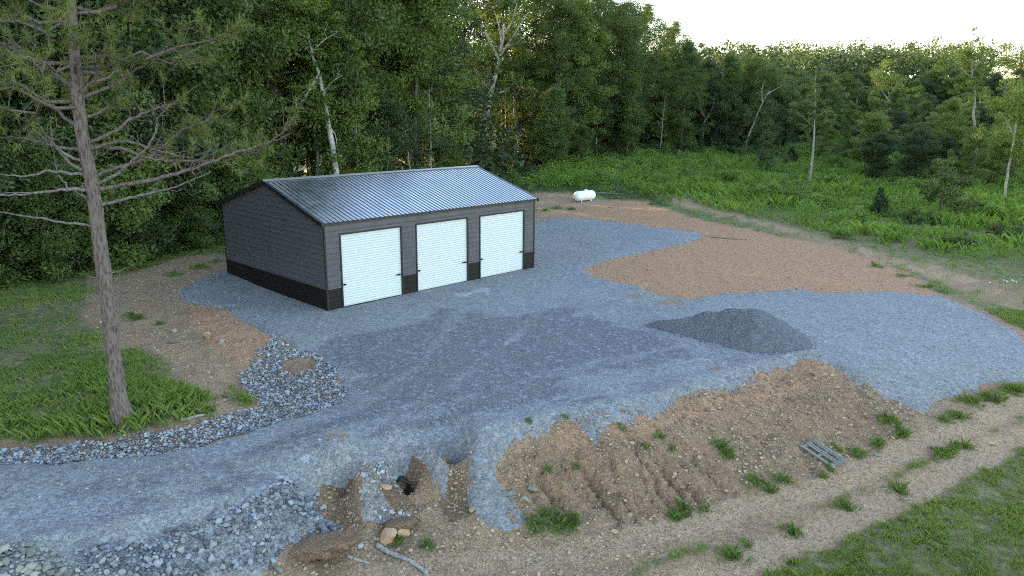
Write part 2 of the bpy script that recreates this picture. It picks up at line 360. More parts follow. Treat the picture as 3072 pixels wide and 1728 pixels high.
def gravel_material(dark=False):
    m, nt, p = mat('gravel_dark' if dark else 'gravel')
    P_ = pos(nt); GS = 44 if dark else 30
    v1 = voro(nt, GS, P_); s1 = sep(nt, v1); d1 = voro(nt, GS, P_, 'Distance'); s3 = sep(nt, voro(nt, 8, P_))
    v2 = voro(nt, GS/2, P_); s2 = sep(nt, v2)
    mid = noise(nt, 2.2, 6, .65); big = noise(nt, .35, 4); fine = noise(nt, 60, 3, .7)
    if dark:
        c = mixc(nt, s1[0], (.048, .054, .063), (.19, .205, .222))
        c = mixc(nt, ramp(nt, s2[0], [(.80, 0.), (.9, .7)]), c, (.21, .22, .24))
    else:
        a = sep(nt, attr(nt, 'mask').outputs['Color'])
        stone = mixc(nt, s1[0], (.09, .095, .102), (.35, .36, .37))
        stone = mixc(nt, ramp(nt, s2[0], [(.78, 0.), (.88, .7)]), stone, (.46, .465, .47))
        dust = mixc(nt, mid, (.21, .213, .215), (.32, .325, .322))
        fr = math_(nt, 'ADD', a[0], math_(nt, 'MULTIPLY', math_(nt, 'SUBTRACT', mid, .5), 1.3))
        frs = ramp(nt, fr, [(.25, 0.), (.75, 1.)])
        stone = mixc(nt, frs, stone, mixc(nt, s1[1], (.04, .045, .055), (.23, .245, .265)))
        c = mixc(nt, mixc(nt, frs, (.5, .5, .5), (.12, .12, .12)), stone, dust)
        dm = math_(nt, 'ADD', a[1], math_(nt, 'MULTIPLY', math_(nt, 'SUBTRACT', mid, .5), .9))
        c = mixc(nt, ramp(nt, dm, [(.35, 0.), (.8, .85)]), c, mixc(nt, s1[2], (.24, .15, .09), (.36, .25, .17)))
        pm = math_(nt, 'ADD', a[2], math_(nt, 'MULTIPLY', math_(nt, 'SUBTRACT', mid, .5), .7))
        c = mixc(nt, ramp(nt, pm, [(.35, 0.), (.9, .85)]), c, (.48, .485, .48))
        c = mixc(nt, ramp(nt, big, [(.36, .3), (.55, 0.)]), c, (.17, .175, .185))
        c = mixc(nt, ramp(nt, s3[0], [(.80, 0.), (.9, .35)]), c, (.08, .085, .095))
        c = mixc(nt, ramp(nt, s3[1], [(.84, 0.), (.93, .35)]), c, (.42, .435, .45))
        c = mixc(nt, ramp(nt, noise(nt, 16, 4, .8), [(.40, .55), (.52, 0.)]), c, (.07, .075, .085))
    nt.links.new(c, p.inputs['Base Color']); p.inputs['Roughness'].default_value = .92; p.inputs['Specular IOR Level'].default_value = .25
    h = math_(nt, 'ADD', math_(nt, 'MULTIPLY', d1, -1.0), math_(nt, 'ADD', math_(nt, 'MULTIPLY', mid, .5), math_(nt, 'MULTIPLY', s1[2], .9)))
    nt.links.new(bump(nt, h, .9, .03), p.inputs['Normal'])
    return m
def rock_material(name, c0, c1, dirty=(.25, .17, .11), dirt=.25):
    m, nt, p = mat(name)
    oi = nt.nodes.new('ShaderNodeObjectInfo').outputs['Random']
    t = attr(nt, 'tint').outputs['Fac']
    f = math_(nt, 'FRACT', math_(nt, 'ADD', oi, t))
    c = mixc(nt, f, c0, c1)
    n = noise(nt, 9, 6, .7)
    c = mixc(nt, math_(nt, 'MULTIPLY', ramp(nt, n, [(.42, 0.), (.65, 1.)]), dirt), c, dirty)
    c = mixc(nt, ramp(nt, noise(nt, 40, 3), [(.3, .35), (.6, 0.)]), c, tuple(.5*x for x in c0))
    nt.links.new(c, p.inputs['Base Color']); p.inputs['Roughness'].default_value = .85; p.inputs['Specular IOR Level'].default_value = .3
    nt.links.new(bump(nt, noise(nt, 14, 6, .7), .6, .03), p.inputs['Normal'])
    return m
def leaf_material(name, cols, trans=.35, rough=.55):
    m, nt, p = mat(name)
    oi = nt.nodes.new('ShaderNodeObjectInfo').outputs['Random']
    t = attr(nt, 'tint').outputs['Fac']
    c = mixc(nt, t, cols[0], cols[1])
    c = mixc(nt, math_(nt, 'MULTIPLY', oi, .55), c, cols[2])
    nt.links.new(c, p.inputs['Base Color']); p.inputs['Roughness'].default_value = rough; p.inputs['Specular IOR Level'].default_value = .3
    tr = nt.nodes.new('ShaderNodeBsdfTranslucent')
    tc = mixc(nt, 1.0, c, (1.5, 1.35, .5, 1), 'MULTIPLY'); nt.links.new(tc, tr.inputs['Color'])
    mx = nt.nodes.new('ShaderNodeMixShader'); mx.inputs[0].default_value = trans
    nt.links.new(p.outputs[0], mx.inputs[1]); nt.links.new(tr.outputs[0], mx.inputs[2])
    nt.links.new(mx.outputs[0], nt.nodes['Material Output'].inputs['Surface'])
    return m
def bark_material(name, c0, c1, sc=1.0):
    m, nt, p = mat(name)
    tc = nt.nodes.new('ShaderNodeTexCoord'); mp = nt.nodes.new('ShaderNodeMapping'); mp.inputs['Scale'].default_value = (1, 1, .22)
    nt.links.new(tc.outputs['Object'], mp.inputs[0])
    n = noise(nt, 14*sc, 6, .7, mp.outputs[0]); v = voro(nt, 16*sc, mp.outputs[0], 'Distance')
    f = math_(nt, 'MULTIPLY', n, math_(nt, 'ADD', v, .55))
    c = mixc(nt, ramp(nt, f, [(.25, 0.), (.62, 1.)]), c0, c1)
    nt.links.new(c, p.inputs['Base Color']); p.inputs['Roughness'].default_value = .9; p.inputs['Specular IOR Level'].default_value = .2
    nt.links.new(bump(nt, f, 1.0, .04), p.inputs['Normal'])
    return m
def plain(name, col, rough=.5, metal=0., spec=.5, var=.12, sc=3.0, bumpy=0.0):
    m, nt, p = mat(name)
    n = noise(nt, sc, 5, .6)
    c = mixc(nt, n, tuple(x*(1-var) for x in col), tuple(min(1, x*(1+var)) for x in col))
    nt.links.new(c, p.inputs['Base Color']); p.inputs['Metallic'].default_value = metal; p.inputs['Specular IOR Level'].default_value = spec
    r = ramp(nt, noise(nt, sc*2.3, 4), [(.3, max(0, rough-.06)), (.7, min(1, rough+.08))]); nt.links.new(r, p.inputs['Roughness'])
    if bumpy: nt.links.new(bump(nt, noise(nt, sc*4, 5), bumpy, .02), p.inputs['Normal'])
    return m

M = {}
M['earth'] = ground_material(); M['gravel'] = gravel_material(); M['gravel_dark'] = gravel_material(True)
M['rock_grey'] = rock_material('rock_grey', (.085, .092, .105), (.42, .435, .455), dirt=.12)
M['rock_blue'] = rock_material('rock_blue', (.07, .077, .09), (.33, .345, .37), dirt=.12)
M['rock_pale'] = rock_material('rock_pale', (.15, .15, .13), (.36, .35, .29), dirt=.15)
M['rock_tan'] = rock_material('rock_tan', (.22, .14, .08), (.50, .37, .25), dirt=.45)
M['boulder_orange'] = rock_material('boulder_orange', (.46, .29, .16), (.52, .35, .21), dirt=.35)
M['clod'] = rock_material('clod', (.17, .10, .055), (.34, .215, .125), (.14, .085, .05), .6)
M['leaf_oak'] = leaf_material('leaf_oak', [(.032, .064, .012), (.115, .16, .034), (.075, .115, .028)])
M['leaf_light'] = leaf_material('leaf_light', [(.06, .11, .02), (.17, .22, .045), (.11, .16, .035)])
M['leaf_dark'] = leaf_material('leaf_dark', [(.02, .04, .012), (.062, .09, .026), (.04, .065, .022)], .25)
M['needle'] = leaf_material('needle', [(.06, .085, .02), (.19, .21, .05), (.11, .14, .035)], .3)
M['leaf_far'] = leaf_material('leaf_far', [(.03, .055, .014), (.09, .125, .03), (.055, .085, .022)], .15, .8)
M['grass'] = leaf_material('grass', [(.085, .15, .026), (.23, .29, .08), (.14, .20, .045)], .3)
M['grass_dark'] = leaf_material('grass_dark', [(.04, .09, .016), (.15, .21, .05), (.09, .14, .03)], .3)
M['weed'] = leaf_material('weed', [(.04, .115, .016), (.23, .34, .06), (.10, .18, .03)], .35)
M['bark'] = bark_material('bark', (.03, .026, .022), (.125, .108, .092))
M['bark_pale'] = bark_material('bark_pale', (.11, .098, .085), (.31, .285, .255))
M['bark_pine'] = bark_material('bark_pine', (.04, .03, .027), (.185, .14, .122), 1.2)
M['bark_grey'] = bark_material('bark_grey', (.075, .062, .057), (.21, .185, .17))
M['bark_birch'] = bark_material('bark_birch', (.20, .18, .155), (.46, .43, .385))
M['dead_wood'] = bark_material('dead_wood', (.13, .12, .112), (.36, .34, .32))
M['panel_grey'] = plain('panel_grey', (.10, .094, .106), .32, .25, .5, .08, .8)
M['panel_brown'] = plain('panel_brown', (.009, .007, .006), .45, 0, .3, .1, .8)
M['trim_black'] = plain('trim_black', (.012, .011, .012), .38, 0, .5, .1, 1.5)
M['roof'] = plain('roof', (.35, .375, .41), .2, .92, .5, .05, .5)
M['ridge'] = plain('ridge', (.20, .20, .205), .3, .3, .6, .06, 1)
M['door_white'] = plain('door_white', (.52, .54, .54), .45, 0, .4, .03, .7)
M['latch'] = plain('latch', (.03, .03, .032), .35, .8)
M['concrete'] = plain('concrete', (.42, .42, .41), .9, 0, .2, .15, 4, .3)
M['tank_white'] = plain('tank_white', (.72, .73, .73), .4, 0, .5, .05, 2)
M['rust'] = plain('rust', (.16, .08, .05), .8, 0, .3, .4, 12)
M['old_wood'] = bark_material('old_wood', (.11, .11, .10), (.25, .25, .225), 2.0)
M['pipe'] = plain('pipe', (.015, .015, .016), .5)
M['white_flower'] = plain('white_flower', (.75, .75, .70), .7)

# ------------------------------------------------------------------ ground sheet and gravel
def grow(a0, a1, step, lo, hi, g=1.13):
    mid = np.arange(a0, a1, step); up = []; s = step; x = mid[-1]
    while x < hi: s = min(s*g, 60); x += s; up.append(x)
    dn = []; s = step; x = mid[0]
    while x > lo: s = min(s*g, 60); x -= s; dn.append(x)
    return np.r_[dn[::-1], mid, up]
gx = grow(-12, 14, .10, -500, 800, 1.075); gy = grow(12, 25, .085, -80, 1100, 1.05)
GX, GY = np.meshgrid(gx, gy, indexing='ij')
X, Y = GX.ravel(), GY.ravel()
Z = T(X, Y)
red, grs, pale, bank = masks(X, Y)
moist = np.zeros(len(X)); _m = (np.abs(X) < 8) & (Y > 10) & (Y < 24)
moist[_m] = spots(BROWN, X[_m]+fbm(X[_m], Y[_m], 2.2, 3, 23)*.15, Y[_m]+fbm(X[_m], Y[_m], .5, 4, 11)*.15)*.85
PITS = [(at1(1040, 1215), .62, .62, .32), (at1(1148, 1212), .42, .75, .22), (at1(850, 1262), .8, .9, .1)]
_rr = np.random.default_rng(61); RILLS = []
for k in range(26):
    x0 = _rr.uniform(1300, 1740); yc = np.interp(x0, [1300, 1400, 1640, 1760], [1150, 1100, 1085, 1060])+_rr.uniform(0, 90)
    yt = np.interp(x0, [1300, 1550, 1760], [1320, 1315, 1275])-_rr.uniform(0, 70); dx = _rr.uniform(40, 110); n_ = 9; t_ = np.linspace(0, 1, n_)
    RILLS.append((at(x0+dx*t_**1.3+_rr.normal(size=n_)*5, yc+(yt-yc)*t_)[:, :2], _rr.uniform(.045, .08), _rr.uniform(.08, .2)))
for a_ in ([(2075,905),(2110,925),(2155,955)], [(2130,908),(2180,945),(2235,1000)]):
    RILLS.append((at([p_[0] for p_ in a_], [p_[1] for p_ in a_])[:, :2], .11, .16))
def rough_z(x, y, red, grs, bank):
    gsd = GRAVEL.sd(x, y)
    onpad = sstep(-.3, .6, gsd)
    w = (1-onpad*.85)*(1-sstep(45, 70, y))
    z = fbm(x, y, 1.4, 4, 31)*.06*w*(1+bank) + fbm(x, y, 4.5, 3, 41)*.05*w*(.5+bank)
    # rills washed into the bank
    for ln_, w_, d_ in RILLS: z -= d_*np.exp(-(line_dist(ln_, x, y)/w_)**2)*w
    z += np.where(grs > .5, .02, 0)
    return z
def pits_z(x, y):
    z = np.zeros(x.shape)
    for p, rx, ry, dp in PITS: z -= dp*(1-sstep(.55, 1.1, np.hypot((x-p[0])/rx, (y-p[1])/ry)+fbm(x, y, 2.5, 2, 19)*.2))
    return z
Z = Z + pits_z(X, Y)
Zr = Z + rough_z(X, Y, red, grs, bank)
def gidx(nx, ny):
    i = np.arange(nx-1)[:, None]*ny; j = np.arange(ny-1)[None]
    return np.stack([i+j, i+ny+j, i+ny+j+1, i+j+1], -1).reshape(-1, 4)
Q = gidx(len(gx), len(gy))
g_o = obj('ground', mesh_data('ground', np.c_[X, Y, Zr], Q, M['earth'], True, {'mask': np.c_[red, grs, pale, moist]}))
tag(g_o, kind='structure')
# gravel layer: lies on the soil, thins out at its edge
sel = (X > -26) & (X < 30) & (Y > 8) & (Y < 66)
gsd = np.full(X.shape, -9.0); gsd[sel] = GRAVEL.sd(X[sel], Y[sel])
gsdw = gsd - .03 + (fbm(X, Y, 1.1, 4, 51)*.30 + fbm(X, Y, 4, 3, 61)*.16)*(1-.75*np.exp(-(((X+1.9)/1.5)**2+((Y-17)/1.6)**2)))
thick = np.clip(gsdw*.30, -.12, .065)
rutmark = fbm(X*.6+Y*.8, Y*.6-X*.8, .7, 3, 71)
Zg = Z + rough_z(X, Y, red, grs, bank)*.35 + thick + .012 + fbm(X, Y, .35, 3, 81)*.025*sstep(.2, 1.5, gsd) + rutmark*.012*sstep(.2, 1, gsd)
# windrows left by the grader along the lower edge of the drive
WR = at([1190,1300,1420,1600,1760,1900,2050],[1095,1078,1035,1015,960,925,893])[:, :2]
Zg += .10*np.exp(-(line_dist(WR, X, Y)/.35)**2)*sstep(-.1, .3, gsd)
WR2 = at([100,350,560,700,800],[1370,1315,1262,1225,1205])[:, :2]
_ln = np.full(len(X), 0.)
Zg += .08*np.exp(-(line_dist(WR2, X, Y)/.3)**2)*sstep(-.1, .3, gsd)
keep = (thick > -.10)[Q].any(1)
Qg = Q[keep]; used = np.unique(Qg); rm = np.full(len(X), -1); rm[used] = np.arange(len(used))
gx_, gy_ = X[used], Y[used]
nz = fbm(gx_, gy_, .5, 4, 91)
fresh = sstep(-.8, 1.0, FRESH.sd(gx_, gy_)+nz*2.2+fbm(gx_*.5+gy_*.35, gy_*1.2-gx_*.9, .8, 3, 93)*1.0)*.85
edge = (1-sstep(.0, .9, gsdw[used]+fbm(gx_, gy_, 1.6, 3, 97)*.5))*.38
LANES = [at(a, b)[:, :2] for a, b in (([-100,300,600,900,1050,1150],[1215,1190,1130,1030,930,800]), ([-100,300,600,900,1130,1300,1380],[1300,1262,1190,1095,980,850,760]), ([600,900,1200,1450,1700,2000,2300],[1170,1085,1000,930,880,830,800]), ([700,1000,1300,1600,1850,2100,2400],[1180,1110,1035,980,925,905,880]), ([1150,1300,1500,1700],[790,740,660,600]), ([1250,1420,1600,1760],[800,730,640,595]))]
lane = np.zeros(len(gx_))
for L_ in LANES: lane = np.maximum(lane, np.exp(-((line_dist(L_, gx_, gy_)+fbm(gx_, gy_, .6, 2, 95)*.25)/.28)**2))
fresh = np.clip(fresh-lane*.55*(.6+.6*nz), 0, 1)
gmask = np.c_[fresh, np.maximum(spots(GDW, gx_+nz*.2, gy_), edge), np.maximum(spots(GPW, gx_+nz*.2, gy_), lane*.42*(.7+.8*nz))]
gravel = obj('gravel_drive', mesh_data('gravel_drive', np.c_[gx_, gy_, Zg[used]], rm[Qg], M['gravel'], True, {'mask': gmask}))
tag(gravel, kind='structure')
def ztop(x, y):
    """surface height incl. gravel and roughness (for placing things)"""
    x = np.atleast_1d(np.asarray(x, float)); y = np.atleast_1d(np.asarray(y, float))
    ix = np.clip(np.searchsorted(gx, x)-1, 0, len(gx)-2); iy = np.clip(np.searchsorted(gy, y)-1, 0, len(gy)-2)
    fx = (x-gx[ix])/(gx[ix+1]-gx[ix]); fy = (y-gy[iy])/(gy[iy+1]-gy[iy])
    def samp(A):
        A = A.reshape(len(gx), len(gy))
        return A[ix, iy]*(1-fx)*(1-fy)+A[ix+1, iy]*fx*(1-fy)+A[ix, iy+1]*(1-fx)*fy+A[ix+1, iy+1]*fx*fy
    return np.maximum(samp(Zr), np.where(samp(thick) > -.09, samp(Zg), -99))
def onp(px, py):
    p = at1(px, py); p[2] = ztop(p[0], p[1])[0]; return p

# gravel pile
def gravel_pile():
    cx, cy = 8.75, 26.3
    n = 90; u = np.linspace(-4.6, 3.4, n); v = np.linspace(-3.0, 3.0, 76)
    U, V = np.meshgrid(u, v, indexing='ij'); U, V = U.ravel(), V.ravel()
    ang = math.radians(-20); wx, wy = cx+U*math.cos(ang)-V*math.sin(ang), cy+U*math.sin(ang)+V*math.cos(ang)
    nzz = fbm(wx, wy, .9, 3, 5)
    d = np.hypot(np.clip(U-.1, 0, 9)/2.15, V/2.0) + nzz*.10 + fbm(wx, wy, 2.2, 2, 6)*.05
    h = np.clip(1.18*(1-d)+np.clip(U-.1, -9, 0)*.31*(1+nzz*.3), 0, 2); h = np.where(h > 1.0, 1.0+(h-1.0)*.55, h)
    h += fbm(wx, wy, 3, 3, 9)*.03*(h > .01)
    z = ztop(wx, wy) + h - .04*(h < .03)
    q = gidx(n, 76); k = (h > .0)[q].any(1)
    q = q[k]; us = np.unique(q); r = np.full(len(U), -1); r[us] = np.arange(len(us))
    b = np.array([cx, cy, 0])
    o = obj('gravel_pile', mesh_data('gravel_pile', np.c_[wx, wy, z][us]-b, r[q], M['gravel_dark'], True), loc=b)
    tag(o, 'dark blue-grey heap of loose gravel on the gravel pad', 'gravel pile')
    global PILE_RIM
    m_ = (h > .005) & (h < .14); PILE_RIM = np.c_[wx, wy][m_]
gravel_pile()

# ------------------------------------------------------------------ garage
W_, D_, H_, RISE = 12.40, 9.07, 3.66, 1.34
BX, BY, BYAW = -7.5644, 29.5776, .7937
garage = empty('garage', (BX, BY, 0.02), BYAW)
tag(garage, 'dark grey metal three-bay garage with white roll-up doors on the gravel pad', 'garage')
RIB = .2286
def rib_profile(v0, v1, h=.02, first=RIB/2, pitch=RIB, wb=.024, wt=.008, base=0.0):
    v, o = [v0], [0.0]
    k = math.ceil((v0-first-base)/pitch)
    while True:
        c = base+first+k*pitch; k += 1
        if c-wb < v0+.004: continue
        if c+wb > v1-.004: break
        v += [c-wb, c-wt, c+wt, c+wb]; o += [0, h, h, 0]
    v.append(v1); o.append(0.0)
    return np.array(v), np.array(o)
def wall_panel(name, frame, u0, u1, v0, v1, m, off=0.0):
    hh_, wb_ = (.02, .022) if frame is front else (.042, .046)
    """horizontal ribs; frame(u, out, z) -> local xyz; u0/u1 may depend on height"""
    v, o = rib_profile(v0, v1, hh_, wb=wb_, wt=.008)
    a = np.array([u0(x) if callable(u0) else u0 for x in v]); b = np.array([u1(x) if callable(u1) else u1 for x in v])
    n = len(v); pts = [frame(a[i], o[i]+off, v[i]) for i in range(n)]+[frame(b[i], o[i]+off, v[i]) for i in range(n)]
    mb = MB(); i = np.arange(n-1); mb.add(pts, np.stack([i, i+n, i+n+1, i+1], -1))
    return mb.build(name, m, garage)
left = lambda u, o, z: (-o, u, z)
right = lambda u, o, z: (W_+o, u, z)
front = lambda u, o, z: (u, -o, z)
back = lambda u, o, z: (u, D_+o, z)
bands = [0.0, .914, 1.829, 2.743, 3.66]
gab = lambda z: max(0.0, (z-H_)/RISE*D_/2)
for frm in (left, right):
    wall_panel('wainscot_panel', frm, 0, D_, .0, .914, M['panel_brown'])
    for a, b in zip(bands[1:-1], bands[2:]): wall_panel('wall_panel', frm, 0, D_, a+.003, b, M['panel_grey'])
    wall_panel('gable_panel', frm, lambda z: gab(z), lambda z: D_-gab(z), 3.663, 4.572, M['panel_grey'])
    wall_panel('gable_panel', frm, lambda z: gab(z), lambda z: D_-gab(z), 4.575, 4.985, M['panel_grey'])
wall_panel('wainscot_panel', back, 0, W_, 0, .914, M['panel_brown'])
for a, b in zip(bands[1:-1], bands[2:]): wall_panel('wall_panel', back, 0, W_, a+.003, b, M['panel_grey'])
DOORS = [(.76, 3.81), (4.69, 7.72), (8.57, 11.60)]; DZ = 3.13
piers = [(0, .70), (3.87, 4.63), (7.78, 8.51), (11.66, W_)]
for a, b in piers:
    wall_panel('wainscot_panel', front, a, b, 0, .914, M['panel_brown'])
    for c, d in ((.917, 1.829), (1.832, 2.743), (2.746, 3.187)): wall_panel('wall_panel', front, a, b, c, d, M['panel_grey'])
wall_panel('header_panel', front, 0, W_, 3.19, H_, M['panel_grey'])
for a, b in DOORS:
    # roll-up curtain
    z = np.arange(.09, DZ, .0125); o = -.05+.013*np.abs(np.sin(z/.107*PI)); n = len(z)
    pts = np.r_[np.c_[np.full(n, a), -o*1.0, z], np.c_[np.full(n, b), -o*1.0, z]]
    mb = MB(); i = np.arange(n-1); mb.add(pts, np.stack([i, i+n, i+n+1, i+1], -1))
    door = mb.build('roll_up_door', M['door_white'], garage)
    mb = MB(); mb.box(a+.01, b-.01, -.012, .03, .055, .092); mb.build('bottom_bar', M['latch'], door)
    for (x0, x1, zz) in ((a+.02, a+.17, 1.02), (b-.30, b-.02, 1.02)):
        mb = MB(); mb.box(x0, x1, -.005, .04, zz-.02, zz+.02); mb.box((x0+x1)/2-.025, (x0+x1)/2+.04, -.03, .04, zz-.035, zz+.035)
        mb.build('latch', M['latch'], door)
    for x0, x1 in ((a-.06, a+.004), (b-.004, b+.06)):
        mb = MB(); mb.box(x0, x1, -.026, .06, 0, DZ+.06); mb.build('door_jamb', M['trim_black'], garage)
    mb = MB(); mb.box(a+.004, b-.004, -.024, .06, DZ-.01, DZ+.06); mb.build('door_header', M['trim_black'], garage)
for x, y in ((0, 0), (W_, 0), (0, D_), (W_, D_)):
    sx, sy = (1 if x == 0 else -1), (1 if y == 0 else -1)
    mb = MB(); xs = sorted((x-sx*.024, x+sx*.05)); ys = sorted((y-sy*.024, y+sy*.05))
    mb.box(xs[0], xs[1], ys[0], ys[1], 0, H_+(.0)); mb.build('corner_trim', M['trim_black'], garage)
for frm, yy in ((left, 0), (right, 0)):
    mb = MB(); xx = (-.028, .0) if frm is left else (W_, W_+.028); mb.box(xx[0], xx[1], .05, D_-.05, -.02, .028); mb.build('base_trim', M['trim_black'], garage)
# roof: sheets with ribs running down the slope
OV, EO = .16, .14
slope = math.atan2(RISE, D_/2); RZ = H_+.075
x_edges = np.linspace(-OV, W_+OV, 15)
for side in (0, 1):
    for a, b in zip(x_edges[:-1], x_edges[1:]):
        pw = (b-a)/4
        v, o = rib_profile(a, b, .028, pw/2, pw, .026, .012, a)
        n = len(v); nrm = np.array([0, -math.sin(slope), math.cos(slope)])
        lo = np.array([0, -EO, RZ-EO*math.tan(slope)]); hi = np.array([0, D_/2, RZ+RISE])
        pts = [lo+nrm*o[i]+np.array([v[i], 0, 0]) for i in range(n)]+[hi+nrm*o[i]+np.array([v[i], 0, 0]) for i in range(n)]
        pts = np.array(pts)
        if side: pts[:, 1] = D_-pts[:, 1]
        mb = MB(); i = np.arange(n-1); q = np.stack([i, i+1, i+n+1, i+n], -1)
        mb.add(pts, q[:, ::-1] if side else q)
        mb.build('roof_panel', M['roof'], garage)
    # rake trims and eave fascia
    for x0, x1 in ((-OV-.02, -OV+.035), (W_+OV-.035, W_+OV+.02)):
        ya, yb = -EO-.02, D_/2
        za, zb = RZ-(EO+.02)*math.tan(slope), RZ+RISE
        v = [(x, y, z+dz) for x in (x0, x1) for (y, z) in ((ya, za), (yb, zb)) for dz in (-.15, .032)]
        v = np.array(v, float)
        if side: v[:, 1] = D_-v[:, 1]
        mb = MB(); mb.add(v, [(0, 1, 3, 2), (4, 6, 7, 5), (0, 4, 5, 1), (2, 3, 7, 6), (0, 2, 6, 4), (1, 5, 7, 3)])
        mb.build('rake_trim', M['trim_black'] , garage)
    ys = (-EO+.01, -EO+.05) if not side else (D_+EO-.05, D_+EO-.01)
    mb = MB(); zc = RZ-EO*math.tan(slope); mb.box(-OV+.04, W_+OV-.04, ys[0], ys[1], zc-.075, zc-.006); mb.build('eave_trim', M['trim_black'], garage)
    ysf = (-EO+.05, .02) if not side else (D_-.02, D_+EO-.05)
    mb = MB(); mb.box(-OV+.04, W_+OV-.04, ysf[0], ysf[1], zc-.07, zc-.05); mb.build('soffit', M['trim_black'], garage)
mb = MB()
for s in (-1, 1):
    v = []
    for x in (-OV-.03, W_+OV+.03):
        for w, dz in ((0, .062), (.16, .062-.16*math.tan(slope)), (.16, .030-.16*math.tan(slope))): v.append((x, D_/2+s*w, RZ+RISE+dz-.012))
    mb.add(v, [(0, 1, 4, 3), (1, 2, 5, 4)])
mb.build('ridge_cap', M['ridge'], garage)
cl_me = None
for s in (-1, 1):
    for x in np.arange(-OV+.05, W_+OV-.2, .2286):
        if cl_me is None:
            mb = MB(); mb.box(0, .14, -.008, .008, 0, .057); cl_me = mb.mesh('ridge_closure', M['trim_black'])
        obj('ridge_closure', cl_me, garage, (x, D_/2+s*.155, RZ+RISE-.075))
mb = MB(); mb.box(-.06, W_+.06, -.10, D_+.06, -.18, .045); mb.build('concrete_slab', M['concrete'], garage)

# ------------------------------------------------------------------ foliage generators
def leaf_cloud(rng, cen, rad, nper, size, squash=.7, up=.5, aspect=.55, curl=.0):
    """cen (K,3), rad (K,), leaves as rhombic quads; returns verts, quads, tint"""
    cen = np.asarray(cen, float); K = len(cen); rad = np.broadcast_to(rad, (K,))
    npk = np.maximum(3, (nper*(rad/rad.mean())**2).astype(int)); idx = np.repeat(np.arange(K), npk); n = len(idx)
    d = rng.normal(size=(n, 3)); d /= np.linalg.norm(d, axis=1)[:, None]
    r = rng.random(n)**.45
    off = d*(r*rad[idx])[:, None]; off[:, 2] *= squash
    p = cen[idx]+off
    nrm = d*.55+rng.normal(size=(n, 3))*.55+np.array([0, 0, up]); nrm /= np.linalg.norm(nrm, axis=1)[:, None]
    a = np.cross(nrm, rng.normal(size=(n, 3))); a /= np.linalg.norm(a, axis=1)[:, None]
    b = np.cross(nrm, a)
    L = size*(.6+.8*rng.random(n))[:, None]
    v = np.stack([p-a*L*.5, p+b*L*aspect*.5-nrm*L*.06, p+a*L*.5, p-b*L*aspect*.5-nrm*L*.06], 1).reshape(-1, 3)
    q = np.arange(n*4).reshape(-1, 4)
    ct = rng.random(K)
    tint = np.clip(ct[idx]*.6+rng.random(n)*.4 + d[:, 2]*.0, 0, 1)
    return v, q, np.repeat(tint, 4)
def needle_cloud(rng, tips, dirs, n=16, ln=.2, w=.012):
    K = len(tips); idx = np.repeat(np.arange(K), n); m = len(idx)
    d = rng.normal(size=(m, 3)); d /= np.linalg.norm(d, axis=1)[:, None]
    d = d*.85+dirs[idx]*.75+np.array([0, 0, .15]); d /= np.linalg.norm(d, axis=1)[:, None]
    p = tips[idx]-dirs[idx]*(rng.random(m)*.12)[:, None]
    s = np.cross(d, rng.normal(size=(m, 3))); s /= np.linalg.norm(s, axis=1)[:, None]
    L = (ln*(.7+.5*rng.random(m)))[:, None]
    v = np.stack([p+s*w, p-s*w, p+d*L], 1).reshape(-1, 3)
    return v, np.arange(m*3).reshape(-1, 3), np.repeat(np.clip(rng.random(K)[idx]*.6+rng.random(m)*.4, 0, 1), 3)
def curve(rng, a, b, n=5, sag=.0, wob=.05):
    t = np.linspace(0, 1, n)[:, None]; L = np.linalg.norm(np.asarray(b)-a)
    p = np.asarray(a)*(1-t)+np.asarray(b)*t
    p[:, 2] += (np.sin(t[:, 0]*PI)*sag*L); p[1:-1] += rng.normal(size=(n-2, 3))*wob*L
    return p

